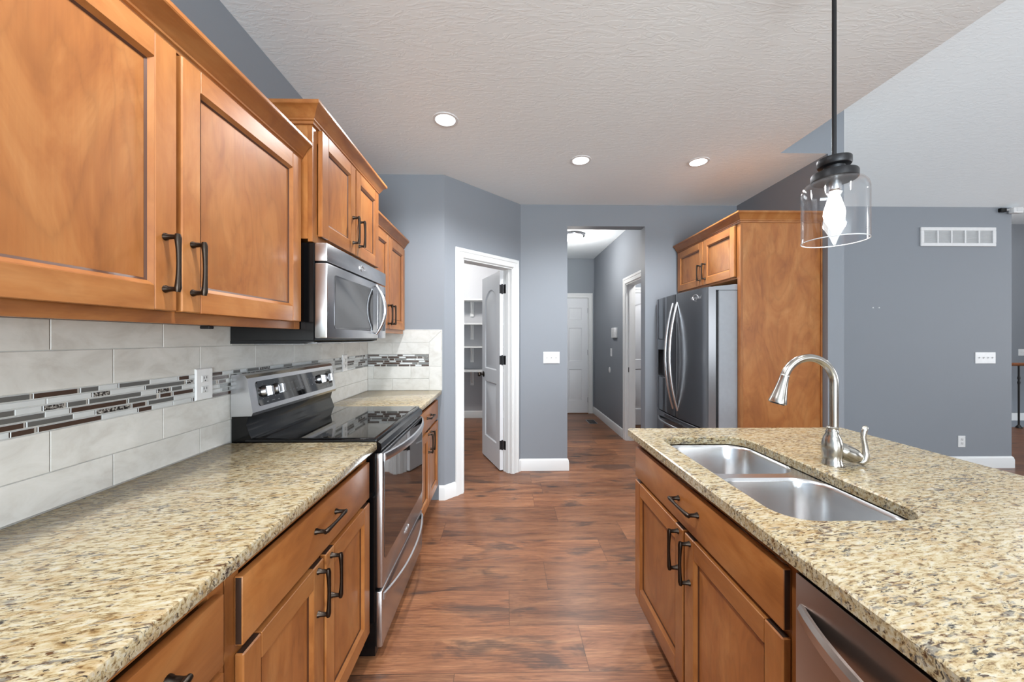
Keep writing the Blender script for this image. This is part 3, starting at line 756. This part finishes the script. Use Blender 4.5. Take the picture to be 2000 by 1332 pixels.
# dishwasher
t = thing('dishwasher', 'stainless dishwasher with a bar handle under the near end of the island', 'dishwasher', (.9, .46, 0))
b = MB(); b.box(.635, 1.19, .162, .766, .02, .876, BLKSAT); b.build('body', t)
b = MB(); b.box(.600, .634, .166, .762, .115, .862, DWSTEEL, .006, seg=2); d = b.build('door', t)
b = MB(); b.box(.602, .634, .166, .762, .8635, .876, BLACK, .002); b.build('control_strip', t)['label'] = 'black hidden control edge'
b = MB(); rings = []; n = 20
for k in range(n + 1):
    u = 2 * k / n - 1; x = .601 - .046 * (1 - abs(u) ** 2.4); y = .744 + (.184 - .744) * k / n
    rings.append([(x, y, .768), (x - .006, y, .772), (x - .010, y, .797), (x - .004, y, .806), (x + .002, y, .806), (x + .004, y, .77)])
b.loops(rings, DWSTEEL)
b.build('handle', d)
b = MB(); b.box(.68, .69, .166, .762, 0, .11, BLKSAT); b.build('toe_panel', t)

# sink ---------------------------------------------------------------------------------
t = thing('sink', 'double bowl stainless undermount sink set in the island', 'sink', (.85, 1.24, .70))
def bowl(x0, x1, y0, y1):
    b = MB(); N_ = 8
    prof = [(0, .8795), (.003, .876), (.006, .868), (.012, .74), (.020, .715), (.045, .698), (.075, .694)]
    rings = [[(x, y, z) for x, y in rrect(x0 + i, x1 - i, y0 + i, y1 - i, max(.085 - i * .3, .02), N_)] for i, z in prof]
    b.loops(rings, SINKST, cap0=False, cap1=True); 
    cx, cy = (x0 + x1) / 2, (y0 + y1) / 2
    return b, (cx, cy)
RX0, RX1 = .672, 1.026
bw = []
for nm, (y0, y1) in (('bowl', (.874, 1.226)), ('bowl', (1.262, 1.606))):
    b, c0 = bowl(RX0, RX1, y0, y1); o = b.build(nm, t); 
    d = MB(); d.lathe([(.045, 0), (.045, .003), (.036, .004), (.03, -.002)], (c0[0], c0[1], .694), CHROME, 24); d.build('drain', o)
# rim flange with two openings
b = MB(); bm = b.bm; L = [rrect(.645, 1.055, .845, 1.636, .09), rrect(RX0, RX1, .874, 1.226, .085), rrect(RX0, RX1, 1.262, 1.606, .085)]; es = []
for lp in L:
    vs = [bm.verts.new((x, y, .8797)) for x, y in lp]; es += [bm.edges.new((vs[i], vs[(i + 1) % len(vs)])) for i in range(len(vs))]
bmesh.ops.triangle_fill(bm, edges=es, use_beauty=True); b.tagf(bm.faces[:], SINKST)
b.build('rim', t)

# faucet -------------------------------------------------------------------------------
fx, fy = 1.115, 1.25
t = thing('faucet', 'brushed nickel gooseneck faucet standing behind the island sink', 'faucet', (fx, fy, .914))
b = MB(); b.lathe([(.0295, 0), (.0295, .006), (.0275, .010), (.0275, .016), (.0255, .020), (.029, .040), (.0305, .058), (.029, .075), (.024, .094), (.0175, .108), (.0185, .113), (.0165, .118), (.0145, .124), (.016, .127), (.013, .131)], (fx, fy, .914), NICKEL, 36)
b.build('body', t, ang=50)
b = MB(); R = .087; cx = fx - R + .006; zc = 1.192
path = [(fx + .006, fy, 1.03), (fx + .006, fy, 1.10), (fx + .006, fy, 1.16)] + [(cx + R * math.cos(math.radians(a)), fy, zc + R * math.sin(math.radians(a))) for a in range(0, 165, 9)]
b.tube(path, .0128, NICKEL, 20); b.build('spout', t, ang=60)
a = math.radians(162); e = Vector((cx + R * math.cos(a), fy, zc + R * math.sin(a))); dr = Vector((-math.sin(a), 0, math.cos(a))) ; dr = Vector((-.27, 0, -.963))
b = MB(); b.lathe([(.0118, -.004), (.0135, 0), (.0135, .004), (.0145, .02), (.0185, .05), (.0235, .078), (.0265, .092), (.0265, .097), (.022, .0985)], e, NICKEL, 28, dr)
h = b.build('spray_head', t, ang=50)
b = MB(); b.lathe([(.0215, .0986), (.0205, .1006)], e, DARK, 20, dr); b.build('spray_face', h)
b = MB(); v0 = Vector((fx + .004, fy, .975)); dv = Vector((.88, -.12, -.40)).normalized()
b.lathe([(.019, .0), (.025, .018), (.0258, .026), (.0266, .028), (.0266, .033), (.0258, .036), (.0265, .052), (.0245, .07), (.018, .085), (.009, .094)], v0, NICKEL, 28, dv); hv = b.build('valve', t, ang=50)
p = v0 + dv * .088
b = MB(); pts = [(p.x - .008, p.y, p.z - .012), (p.x + .004, p.y - .004, p.z - .014), (p.x + .014, p.y - .006, p.z - .004), (p.x + .018, p.y - .006, p.z + .016), (p.x + .014, p.y - .005, p.z + .045), (p.x + .010, p.y - .004, p.z + .072), (p.x + .013, p.y - .004, p.z + .092), (p.x + .018, p.y - .004, p.z + .105), (p.x + .021, p.y - .004, p.z + .111)]
b.tube(pts, [.005, .010, .012, .011, .0085, .008, .0092, .0085, .003], NICKEL, 14, .8); b.build('lever', t, ang=70)

# ------------------------------------------------------------ range (stove)
Y0, Y1 = 1.558, 2.314
t = thing('range', 'stainless and black glass-top electric stove between the two counters', 'stove', (-.84, 1.936, 0))
b = MB(); b.box(-1.12, -.545, Y0, Y1, .02, .905, BLACK); b.build('body', t, smooth=False)
for yy in (Y0 + .05, Y1 - .05):
    for xx in (-1.08, -.60):
        b = MB(); b.lathe([(.018, 0), (.018, .022)], (xx, yy, 0), BLKSAT, 12); b.build('foot', t)
# cooktop with raised rim
b = MB()
b.box(-1.085, -.535, Y0 - .001, Y1 + .001, .9055, .926, BLACK, .008, seg=3)
b.box(-1.07, -.553, Y0 + .014, Y1 - .014, .924, .9275, GLASSBLK, .001)
ck = b.build('cooktop', t)
b = MB()
b.prism([(-.545, .904), (-.538, .915), (-.522, .905), (-.518, .885), (-.524, .872), (-.545, .872)], 'y', Y0 + .002, Y1 - .002, BLACK); b.build('front_trim', t)
# backguard
b = MB()
b.prism([(-1.140, 1.02), (-1.140, 1.192), (-1.100, 1.196), (-1.083, 1.190), (-1.074, 1.178), (-1.050, 1.035), (-1.055, 1.022)], 'y', Y0, Y1, STEEL); bg = b.build('backguard', t, ang=20)
b = MB(); b.prism([(-1.140, .905), (-1.140, 1.02), (-1.072, 1.02), (-1.080, .985), (-1.066, .945), (-1.058, .926), (-1.058, .905)], 'y', Y0 + .004, Y1 - .004, BLACK); b.build('riser', t)['label'] = 'glossy black riser behind the cooktop'
fa = Vector((-1.074, 0, 1.178)); fb_ = Vector((-1.050, 0, 1.035)); ft = (fb_ - fa).normalized(); fn = Vector((-ft.z, 0, ft.x)); fn = fn if fn.x > 0 else -fn
def bgp(y, s_, o): q = fa + ft * s_ + fn * o; return (q.x, y, q.z)
b = MB()
out = rrect(1.605, 2.275, .018, .125, .014, 5)
b.loops([[bgp(y, s_, .0005) for y, s_ in out], [bgp(y, s_, .003) for y, s_ in out]], GLASSBLK)
def dot(y, s_, w=.004, h=.004): b.loops([[bgp(y + i * w / 2, s_ + j * h / 2, .003) for i, j in ((-1, -1), (1, -1), (1, 1), (-1, 1))], [bgp(y + i * w / 2, s_ + j * h / 2, .0034) for i, j in ((-1, -1), (1, -1), (1, 1), (-1, 1))]], MARK)
for ky in (1.650, 1.735, 2.130, 2.213):
    for k in range(6): q = math.radians(200 + k * 56); dot(ky + .034 * math.cos(q), .066 + .034 * math.sin(q), .003, .003)
for yy in [1.80 + .03 * k for k in range(10)]: dot(yy, .05, .010, .003); dot(yy + .006, .085, .006, .004)
for yy in (1.66, 1.74, 2.14, 2.2): dot(yy, .113, .012, .004)
dot(1.70, .112, .022, .002)
b.build('control_panel', bg)
for ky in (1.650, 1.735, 2.130, 2.213):
    b = MB(); c0 = Vector(bgp(ky, .066, .003))
    b.lathe([(.026, 0), (.026, .003), (.0245, .006), (.0225, .016), (.0205, .018)], c0, CHROME, 28, fn)
    gb = c0 + fn * .016; tl = Vector((ft.x, 0, ft.z)); s2 = Vector((0, 1, 0))
    rr = []
    for (w, h, o_) in ((.011, .021, 0), (.009, .020, .018), (.0075, .018, .021)):
        rr.append([gb + fn * o_ + s2 * (i * w) + tl * (j * h) for i, j in ((-1, -1), (1, -1), (1, 1), (-1, 1))])
    b.loops(rr, CHROME); b.build('knob', bg)
# oven door
b = MB(); FXD = -.516
b.box(-.546, FXD, Y0 + .004, Y1 - .004, .298, .866, STEEL, .007, seg=2); dd = b.build('oven_door', t)
b = MB(); wl = rrect(Y0 + .026, Y1 - .026, .405, .852, .022, 5)
b.loops([[(FXD - .001, y, z) for y, z in wl], [(FXD + .0018, y, z) for y, z in wl]], OVENGL); b.build('window', dd)['label'] = 'dark mirror-like oven window'
def strap(b, x0, bow, y0, y1, z, hz, m, n=18, th=.011, dz=0.0):
    rings = []
    for k in range(n + 1):
        u = 2 * k / n - 1; x = x0 + bow * (1 - abs(u) ** 2.2); y = y0 + (y1 - y0) * k / n
        zz = z - dz * (1 - u * u)
        rings.append([(x, y, zz - hz / 2), (x + th * .7, y, zz - hz * .42), (x + th, y, zz), (x + th * .7, y, zz + hz * .42), (x, y, zz + hz / 2)])
    b.loops(rings, m)
b = MB(); strap(b, FXD - .001, .048, Y0 + .022, Y1 - .022, .842, .036, STEEL); b.build('handle', dd, ang=40)
b = MB(); b.box(-.546, -.518, Y0 + .004, Y1 - .004, .05, .285, STEEL, .007, seg=2); dw = b.build('drawer', t)
b = MB(); strap(b, -.519, .040, Y0 + .02, Y1 - .02, .255, .030, STEEL, dz=.012); b.build('handle', dw, ang=40)
text_mesh('badge', 'Whirlpool', .020, LOGO, (FXD + .0005, 1.936, .352), (0, 1, 0), (0, 0, 1), dd)

# ------------------------------------------------------------ microwave
t = thing('microwave', 'stainless over-the-range microwave hanging below the raised cabinet', 'microwave', (-.95, 1.936, 1.32))
b = MB(); b.box(XL + .011, -.797, Y0, Y1, 1.335, 1.745, BLACK, .003)
b.prism([(XL + .011, 1.322), (XL + .011, 1.336), (-.797, 1.336), (-.80, 1.333), (-.86, 1.322)], 'y', Y0 + .002, Y1 - .002, BLKSAT); b.build('body', t)
b = MB(); b.box(-1.10, -.88, Y0 + .08, Y0 + .32, 1.318, 1.3235, STEEL, .001); b.box(-1.10, -.88, Y1 - .32, Y1 - .08, 1.318, 1.3235, STEEL, .001); b.box(-.86, -.80, Y0 + .03, Y1 - .03, 1.324, 1.3285, STEEL, .001); b.build('grease_filter', t)
b = MB(); MX = -.744
b.box(-.797, MX, Y0, Y1, 1.667, 1.744, STEEL, .004, seg=2); vp = b.build('vent_panel', t)
YC = 2.170
b = MB(); b.box(-.797, MX, Y0, YC - .0015, 1.345, 1.661, STEEL, .006, seg=2); md = b.build('door', t)
b = MB(); wl = rrect(1.628, 2.085, 1.392, 1.615, .014, 5); w2 = rrect(1.622, 2.091, 1.386, 1.621, .017, 5)
b.loops([[(MX - .001, y, z) for y, z in w2], [(MX + .0012, y, z) for y, z in w2], [(MX + .0004, y, z) for y, z in wl]], MWGL, cap1=True); b.build('window', md)['label'] = 'grey reflective door window'
b = MB(); b.box(-.797, MX, YC + .0015, Y1, 1.345, 1.661, STEEL, .006, seg=2); mc = b.build('control_side', t)
b = MB(); wl = rrect(2.192, 2.296, 1.39, 1.615, .010, 4); b.loops([[(MX - .001, y, z) for y, z in wl], [(MX + .0014, y, z) for y, z in wl]], GLASSBLK); b.build('control_panel', mc)
b = MB(); n = 22; pts = []
for k in range(n + 1):
    u = 2 * k / n - 1; pts.append((MX + .004 + .050 * (1 - abs(u) ** 2.1), 2.132, 1.508 + .140 * u))
b.tube(pts, [.007 + .004 * (1 - (2 * k / n - 1) ** 2) for k in range(n + 1)], STEEL, 12, 1.3); b.build('handle', md, ang=60)
text_mesh('badge', 'Whirlpool', .020, LOGO, (MX + .0003, 1.936, 1.704), (0, 1, 0), (0, 0, 1), vp)

# ------------------------------------------------------------ refrigerator and its surround
YF0, YF1, YS = 2.785, 3.735, 3.262
def fxf(y): return 1.528 - .030 * (1 - ((y - YS) / .475) ** 2)
t = thing('refrigerator', 'stainless french door refrigerator in the wooden surround', 'refrigerator', (1.95, 3.26, 0))
b = MB(); b.box(1.615, 2.33, YF0 + .004, YF1 - .004, .03, 1.712, GREYSIDE, .004); b.build('body', t)
b = MB(); b.box(1.56, 1.615, YF0 + .02, YF1 - .02, .06, 1.70, DARK); b.build('gasket', t)
for yy in (YF0 + .08, YF1 - .08):
    b = MB(); b.lathe([(.02, 0), (.02, .032)], (1.75, yy, 0), BLKSAT, 12); b.build('foot', t)
for y0, y1 in ((YF0 + .002, YF0 + .16), (YF1 - .16, YF1 - .002)):
    b = MB(); b.prism([(1.56, 1.713), (1.56, 1.737), (1.74, 1.757), (1.82, 1.750), (1.88, 1.713)], 'y', y0, y1, GREYSIDE); b.build('hinge_cover', t)
def curved_front(b, y0, y1, z0, z1, xb, m, n=14, hole=None):
    ys = [y0 + (y1 - y0) * k / n for k in range(n + 1)]; r = .006
    ring = [(xb, y0)] + [(fxf(y) + (r if i in (0, n) else 0), y) for i, y in enumerate(ys)] + [(xb, y1)]
    ring2 = [(x + (.0 if x == xb else .004), y) for x, y in ring]
    b.loops([[(x, y, z0) for x, y in ring2], [(x, y, z0 + .004) for x, y in ring], [(x, y, z1 - .004) for x, y in ring], [(x, y, z1) for x, y in ring2]], m)
doors = []
b = MB(); curved_front(b, YF0, YS - .003, .648, 1.737, 1.59, STEELZ); da = b.build('door', t)
b = MB()
# far door built around the dispenser recess
D0, D1, ZD0, ZD1 = 3.497, 3.680, .975, 1.338
curved_front(b, YS + .003, D0, .648, 1.737, 1.59, STEELZ, 8); curved_front(b, D1, YF1, .648, 1.737, 1.59, STEELZ, 4)
curved_front(b, D0, D1, .648, ZD0, 1.59, STEELZ, 6); curved_front(b, D0, D1, ZD1, 1.737, 1.59, STEELZ, 6)
db = b.build('door', t)
b = MB(); b.box(1.575, 1.59, D0, D1, ZD0, ZD1, BLKSAT); b.box(fxf(3.6) + .004, 1.58, D0, D1, 1.235, ZD1, STEELZ, .002); b.box(fxf(3.6) - .002, 1.58, D0, D1, ZD0, ZD0 + .012, STEELZ, .002)
b.box(fxf(D0) - .003, 1.58, D0, D0 + .006, ZD0, ZD1, STEELZ, .001); b.box(fxf(D1) - .003, 1.58, D1 - .006, D1, ZD0, ZD1, STEELZ, .001)
b.box(1.545, 1.575, 3.56, 3.60, 1.10, 1.225, BLKSAT, .004); b.build('water_dispenser', db)['label'] = 'dark water dispenser recess'
b = MB(); curved_front(b, YF0, YF1, .07, .640, 1.59, STEELZ, 20); fz = b.build('freezer_drawer', t)
b = MB(); n = 20
b.tube([(fxf(YS) + .02 - .075 * (1 - abs(2 * k / n - 1) ** 2.2), 2.86 + .80 * k / n, .578) for k in range(n + 1)], .012, STEEL, 12); b.build('handle', fz, ang=60)
for dr_, yy in ((da, YS - .042), (db, YS + .042)):
    b = MB(); n = 24
    b.tube([(fxf(yy) + .004 - .072 * (1 - abs(2 * k / n - 1) ** 2.0), yy, .715 + .945 * k / n) for k in range(n + 1)], [.010 + .003 * (1 - (2 * k / n - 1) ** 2) for k in range(n + 1)], STEEL, 12, 1.15, up=(0, 1, 0)); b.build('handle', dr_, ang=60)
text_mesh('badge', 'Whirlpool', .034, LOGO, (fxf(2.93) - .0015, 2.93, 1.667), (.06, -1, 0), (0, 0, 1), da)
t = thing('refrigerator_cabinet', 'tall wooden surround with two small doors above the refrigerator', 'cabinet', (2.0, 3.26, 0))
b = MB(); b.box(1.76, 2.374, 2.752, 2.772, 0, 2.225, WP, .001); b.build('side_panel', t)
b = MB(); b.box(2.362, 2.374, 2.743, 2.752, 0, 2.225, WZ, .001); b.box(1.755, 1.775, 2.748, 2.785, 0, 2.225, WZ, .001); b.build('edge_strip', t)
b = MB(); b.box(1.78, 2.374, 2.772, 3.765, 1.80, 2.225, WZ); b.build('body', t, smooth=False)
FF = Frame(1.76, -1)
b = MB(); FF.box(b, -.019, 0, 2.772, 2.815, 1.80, 2.225, WZ, .001); FF.box(b, -.019, 0, 3.725, 3.765, 1.80, 2.225, WZ, .001); FF.box(b, -.019, 0, 2.815, 3.725, 1.80, 1.84, WY, .001); FF.box(b, -.019, 0, 2.815, 3.725, 2.17, 2.225, WY, .001); FF.box(b, -.019, -.001, 3.22, 3.28, 1.84, 2.17, WZ); b.build('face_frame', t)
for k, (p0, p1) in enumerate(((2.80, 3.245), (3.257, 3.735))):
    d = shaker_door(FF, t, p0, p1, 1.815, 2.205); pull(FF, d, p1 - .035 if k == 0 else p0 + .035, 1.93, L=.128)
b = MB(); b.sweep(CROWN, [(1.76, 3.765), (1.76, 2.752), (2.374, 2.752)][::1], WY, 2.213)
b.build('crown_molding', t, ang=22)

# ------------------------------------------------------------ pendant
px_, py_, pz = 1.122, 1.25, 1.676
t = thing('pendant_light', 'black rod pendant with a clear glass shade hanging over the island', 'pendant light', (px_, py_, 2.709))
b = MB(); b.lathe([(.065, -.03), (.065, -.012), (.06, -.002), (.02, 0)], (px_, py_, 2.709), BLKMET, 28); b.build('canopy', t)
b = MB(); b.tube([(px_, py_, 1.95), (px_, py_, 2.69)], .0065, BLKMET, 14); b.build('rod', t)
b = MB(); b.lathe([(.012, .018), (.046, .016), (.047, .014), (.047, -.006), (.045, -.009), (.030, -.012), (.028, -.030), (.062, -.032), (.064, -.036), (.064, -.056), (.060, -.060), (.02, -.062)], (px_, py_, 1.942), BLKMET, 40); b.build('cap', t)
b = MB()
prof = [(.055, .206), (.068, .205), (.080, .198), (.088, .186), (.0915, .170), (.0915, .0), (.0895, .0), (.0895, .170), (.086, .184), (.079, .195), (.067, .2025), (.055, .2035)]
b.lathe(prof, (px_, py_, pz), GLASS, 56, cap0=False, cap1=False); b_glass = b.build('glass_shade', t, ang=60)
gs = b_glass
b = MB(); b.lathe([(.0905 + .0017 * math.cos(a), .0012 + .0017 * math.sin(a)) for a in [math.radians(q) for q in range(0, 360, 45)]], (px_, py_, pz), RIMSHINE, 72, cap0=False, cap1=False); b.build('rim', gs, ang=80)
b = MB(); b.lathe([(.0195, .206), (.0195, .175), (.016, .170)], (px_, py_, pz), STEEL, 24); b.build('socket', t)
b = MB(); b.lathe([(.012, .172), (.014, .160), (.021, .135), (.0285, .108), (.030, .092), (.027, .076), (.018, .058), (.011, .045), (.007, .032), (.003, .022)], (px_, py_, pz), E_BULB, 28); b.build('bulb', t, ang=70)['label'] = 'glowing teardrop bulb'
lamp('pendant_glow', 'POINT', (px_, py_, pz + .09), (0, 0, 0), 28, (1, .98, .95), shadow_soft_size=.032)

# ------------------------------------------------------------ recessed lights
proto = None
for (x, y, lb) in ((-.377, 2.322, 'round recessed ceiling light nearest the wall cabinets'), (.573, 2.834, 'round recessed ceiling light in front of the hall opening'), (1.488, 2.845, 'round recessed ceiling light closest to the refrigerator')):
    if proto is None:
        proto = thing('recessed_light', lb, 'ceiling light', (x, y, CZ), 'recessed ceiling lights')
        b = MB(); b.lathe([(.060, -.001), (.062, -.005), (.078, -.004), (.080, -.0005)], (x, y, CZ), PLASTIC, 40, cap0=False, cap1=False); b.build('trim_ring', proto)
        b = MB(); b.lathe([(.0605, -.0035), (.03, -.004), (.004, -.0042)], (x, y, CZ), E_CAN, 40); b.build('lens', proto)
    else: copy_thing(proto, (x, y, CZ), lb)
    can_light(x, y)
for x, y in ((-.377, .75), (1.488, -.4), (.35, -1.2)): can_light(x, y)
# hall, pantry, side-room light
t = thing('dome_light', 'white domed flush light on the hall ceiling', 'ceiling light', (.93, 5.1, 2.78))
b = MB(); b.lathe([(.155, 0), (.16, -.012), (.155, -.03), (.135, -.034)], (.93, 5.1, 2.779), STEEL, 40); b.build('base', t)
b = MB(); b.lathe([(.13, -.034), (.128, -.05), (.112, -.075), (.08, -.094), (.04, -.104), (.005, -.107)], (.93, 5.1, 2.779), E_DOME, 40); b.build('dome', t, ang=70)
lamp('hall_glow', 'POINT', (.93, 5.1, 2.40), (0, 0, 0), 33, (1, .97, .93), shadow_soft_size=.12)
lamp('pantry_glow', 'POINT', (-.9, 5.15, 2.6), (0, 0, 0), 80, (1, .96, .91), shadow_soft_size=.1)
lamp('side_room_glow', 'POINT', (2.1, 4.6, 2.5), (0, 0, 0), 55, (1, .97, .93), shadow_soft_size=.1)
lamp('stairwell_glow', 'POINT', (7.5, 4.8, 3.0), (0, 0, 0), 60, (1, .95, .9), shadow_soft_size=.1)

# ------------------------------------------------------------ wall plates and small fittings
def plate(name, label, cat, origin, right, out, w, h, holes, kind='switch', group=None):
    """wall plate in the plane (right, z) with outlets or toggles as parts"""
    R = Vector(right); N = Vector(out); O = Vector(origin)
    t = thing(name, label, cat, origin, group)
    def P(a, o_, z): return tuple(O + R * a + N * o_ + Vector((0, 0, z)))
    def bx(b, a0, a1, o0, o1, z0, z1, m, tp=0.0):
        b.loops([[P(a0, o0, z0), P(a1, o0, z0), P(a1, o0, z1), P(a0, o0, z1)], [P(a0 + tp, o1, z0 + tp), P(a1 - tp, o1, z0 + tp), P(a1 - tp, o1, z1 - tp), P(a0 + tp, o1, z1 - tp)]], m)
    b = MB(); bx(b, -w / 2, w / 2, 0, .004, -h / 2, h / 2, PLASTIC); bx(b, -w / 2, w / 2, .004, .0065, -h / 2, h / 2, PLASTIC, .003)
    b.build('plate', t)
    for a in holes:
        if kind == 'outlet':
            for z in (.020, -.020):
                b = MB(); bx(b, a - .0165, a + .0165, .006, .0085, z - .0135, z + .0135, PLASTIC2, .003); r = b.build('receptacle', t)
                b = MB()
                for q in (-.006, .006): bx(b, a + q - .0014, a + q + .0014, .0085, .0088, z + .000, z + .0085, DARK)
                bx(b, a - .0022, a + .0022, .0085, .0088, z - .009, z - .005, DARK); b.build('slots', r)
        elif kind == 'switch':
            b = MB(); bx(b, a - .0055, a + .0055, .006, .0072, -.012, .012, PLASTIC2)
            b.loops([[P(a - .0042, .0068, -.004), P(a + .0042, .0068, -.004), P(a + .0042, .0068, .006), P(a - .0042, .0068, .006)], [P(a - .0035, .017, .003), P(a + .0035, .017, .003), P(a + .0035, .017, .009), P(a - .0035, .017, .009)]], PLASTIC); b.build('toggle', t)
    return t
plate('wall_outlet', 'white outlet on the mosaic strip left of the stove', 'outlet', (XL + .0104, 1.423, 1.173), (0, -1, 0), (1, 0, 0), .078, .117, (0,), 'outlet')
plate('wall_outlet', 'white outlet on the mosaic strip beyond the stove', 'outlet', (XL + .0104, 2.652, 1.170), (0, -1, 0), (1, 0, 0), .074, .117, (0,), 'outlet')
plate('light_switch', 'white three-gang switch plate between pantry door and hall opening', 'light switch', (.465, YM, 1.149), (1, 0, 0), (0, -1, 0), .166, .118, (-.046, 0, .046))
plate('light_switch', 'wide white four-gang switch plate on the dark living room wall', 'light switch', (4.984, YM, 1.143), (1, 0, 0), (0, -1, 0), .215, .118, (-.069, -.023, .023, .069))
plate('wall_outlet', 'white outlet low on the dark living room wall', 'outlet', (4.733, YM, .276), (1, 0, 0), (0, -1, 0), .076, .118, (0,), 'outlet')
plate('light_switch', 'narrow white switch below the thermostat in the hall', 'light switch', (HX, 5.55, 1.137), (0, 1, 0), (-1, 0, 0), .072, .118, (0,))
plate('light_switch', 'white switch plate on the stairwell wall above the handrail', 'light switch', (9.10, 6.4, 1.10), (1, 0, 0), (0, -1, 0), .12, .118, (-.023, .023))
t = thing('thermostat', 'white thermostat with grey grille on the hall wall', 'thermostat', (HX, 5.33, 1.43))
b = MB(); b.box(HX - .03, HX - .0005, 5.24, 5.46, 1.355, 1.50, PLASTIC, .006, seg=2); b.build('housing', t)
b = MB()
for k in range(6): b.box(HX - .0315, HX - .0295, 5.29, 5.42, 1.385 + k * .016, 1.393 + k * .016, PLASTIC2)
b.build('grille', t)
b = MB(); b.lathe([(.045, 0), (.045, .004), (.036, .008), (.005, .010)], (HX, 5.64, .865), PLASTIC, 28, (-1, 0, 0)); o = b.build('wall_cover'); o['label'] = 'small round white cover low on the hall wall'; o['category'] = 'wall cover'
# return-air grille
t = thing('air_vent', 'long white return air grille high on the dark living room wall', 'vent', (4.69, YM, 2.398))
vx0, vx1, vz0, vz1 = 4.292, 5.088, 2.300, 2.497
b = MB(); f_ = .035
b.box(vx0, vx1, YM - .014, YM - .0005, vz1 - f_, vz1, PLASTIC, .003); b.box(vx0, vx1, YM - .014, YM - .0005, vz0, vz0 + f_, PLASTIC, .003)
b.box(vx0, vx0 + f_, YM - .014, YM - .0005, vz0 + f_, vz1 - f_, PLASTIC, .002); b.box(vx1 - f_, vx1, YM - .014, YM - .0005, vz0 + f_, vz1 - f_, PLASTIC, .002)
for k in range(1, 5):
    xx = vx0 + f_ + (vx1 - vx0 - 2 * f_) * k / 5; b.box(xx - .008, xx + .008, YM - .014, YM - .0005, vz0 + f_, vz1 - f_, PLASTIC, .002)
b.build('frame', t)
b = MB(); b.box(vx0 + .02, vx1 - .02, YM - .002, YM - .0005, vz0 + .02, vz1 - .02, PLASTIC2)
for k in range(14):
    zz = vz0 + f_ + .004 + k * .0088; b.prism([(YM - .011, zz), (YM - .010, zz + .001), (YM - .002, zz + .008), (YM - .003, zz + .007)], 'x', vx0 + .03, vx1 - .03, LOUVER)
b.build('louvers', t)
for x in (3.80, 3.864):
    b = MB(); b.lathe([(.007, 0), (.007, .002), (.003, .004)], (x, YM, 1.663), PLASTIC, 14, (0, -1, 0)); o = b.build('wall_anchor'); o['category'] = 'wall anchor'; o['group'] = 'wall anchors'
    o['label'] = 'tiny white wall anchor, %s of a pair on the dark wall' % ('left' if x < 3.82 else 'right')
t = thing('motion_sensor', 'small white motion sensor at the top corner of the living room wall', 'sensor', (5.24, YM, 2.67))
b = MB(); b.box(5.12, 5.18, YM - .03, YM - .0005, 2.655, 2.695, BLKSAT, .004); b.tube([(5.17, YM - .02, 2.675), (5.21, YM - .035, 2.672)], .008, PLASTIC2, 10); b.build('bracket', t)
b = MB(); b.box(5.195, 5.30, YM - .07, YM - .025, 2.632, 2.69, PLASTIC, .008, seg=2); b.build('housing', t)
b = MB(); b.box(5.225, 5.285, YM - .073, YM - .069, 2.645, 2.68, PLASTIC2, .001); b.build('lens', t)
t = thing('floor_register', 'small metal floor register in front of the hall end door', 'floor vent', (1.38, 5.965, 0))
b = MB(); b.box(1.31, 1.455, 5.82, 6.11, .0003, .005, STEEL, .002); b.build('frame', t)
b = MB()
for k in range(9): b.box(1.325, 1.44, 5.845 + k * .028, 5.86 + k * .028, .005, .0062, BLKSAT)
b.build('slots', t)
# stair railing
t = thing('stair_railing', 'brown wooden handrail on a black iron baluster beyond the living room wall', 'railing', (7.72, 5.46, 0))
b = MB(); b.loops([[(x, 5.43, .935), (x, 5.49, .935), (x, 5.497, .955), (x, 5.48, .978), (x, 5.44, .978), (x, 5.423, .955)] for x in (7.0, 9.9)], RAILW); b.build('handrail', t)
for k in range(3):
    xb = 7.72 + k * .9 if k else 7.72
    b = MB(); b.tube([(xb, 5.46, .03), (xb, 5.46, .94)], .011, IRON, 8)
    for zc in (.68, .75): b.tube([(xb, 5.46, zc - .03), (xb, 5.46, zc), (xb, 5.46, zc + .03)], [.011, .017, .011], IRON, 8)
    b.lathe([(.035, 0), (.035, .01), (.022, .03), (.012, .045)], (xb, 5.46, .0), IRON, 12); b.build('baluster', t)
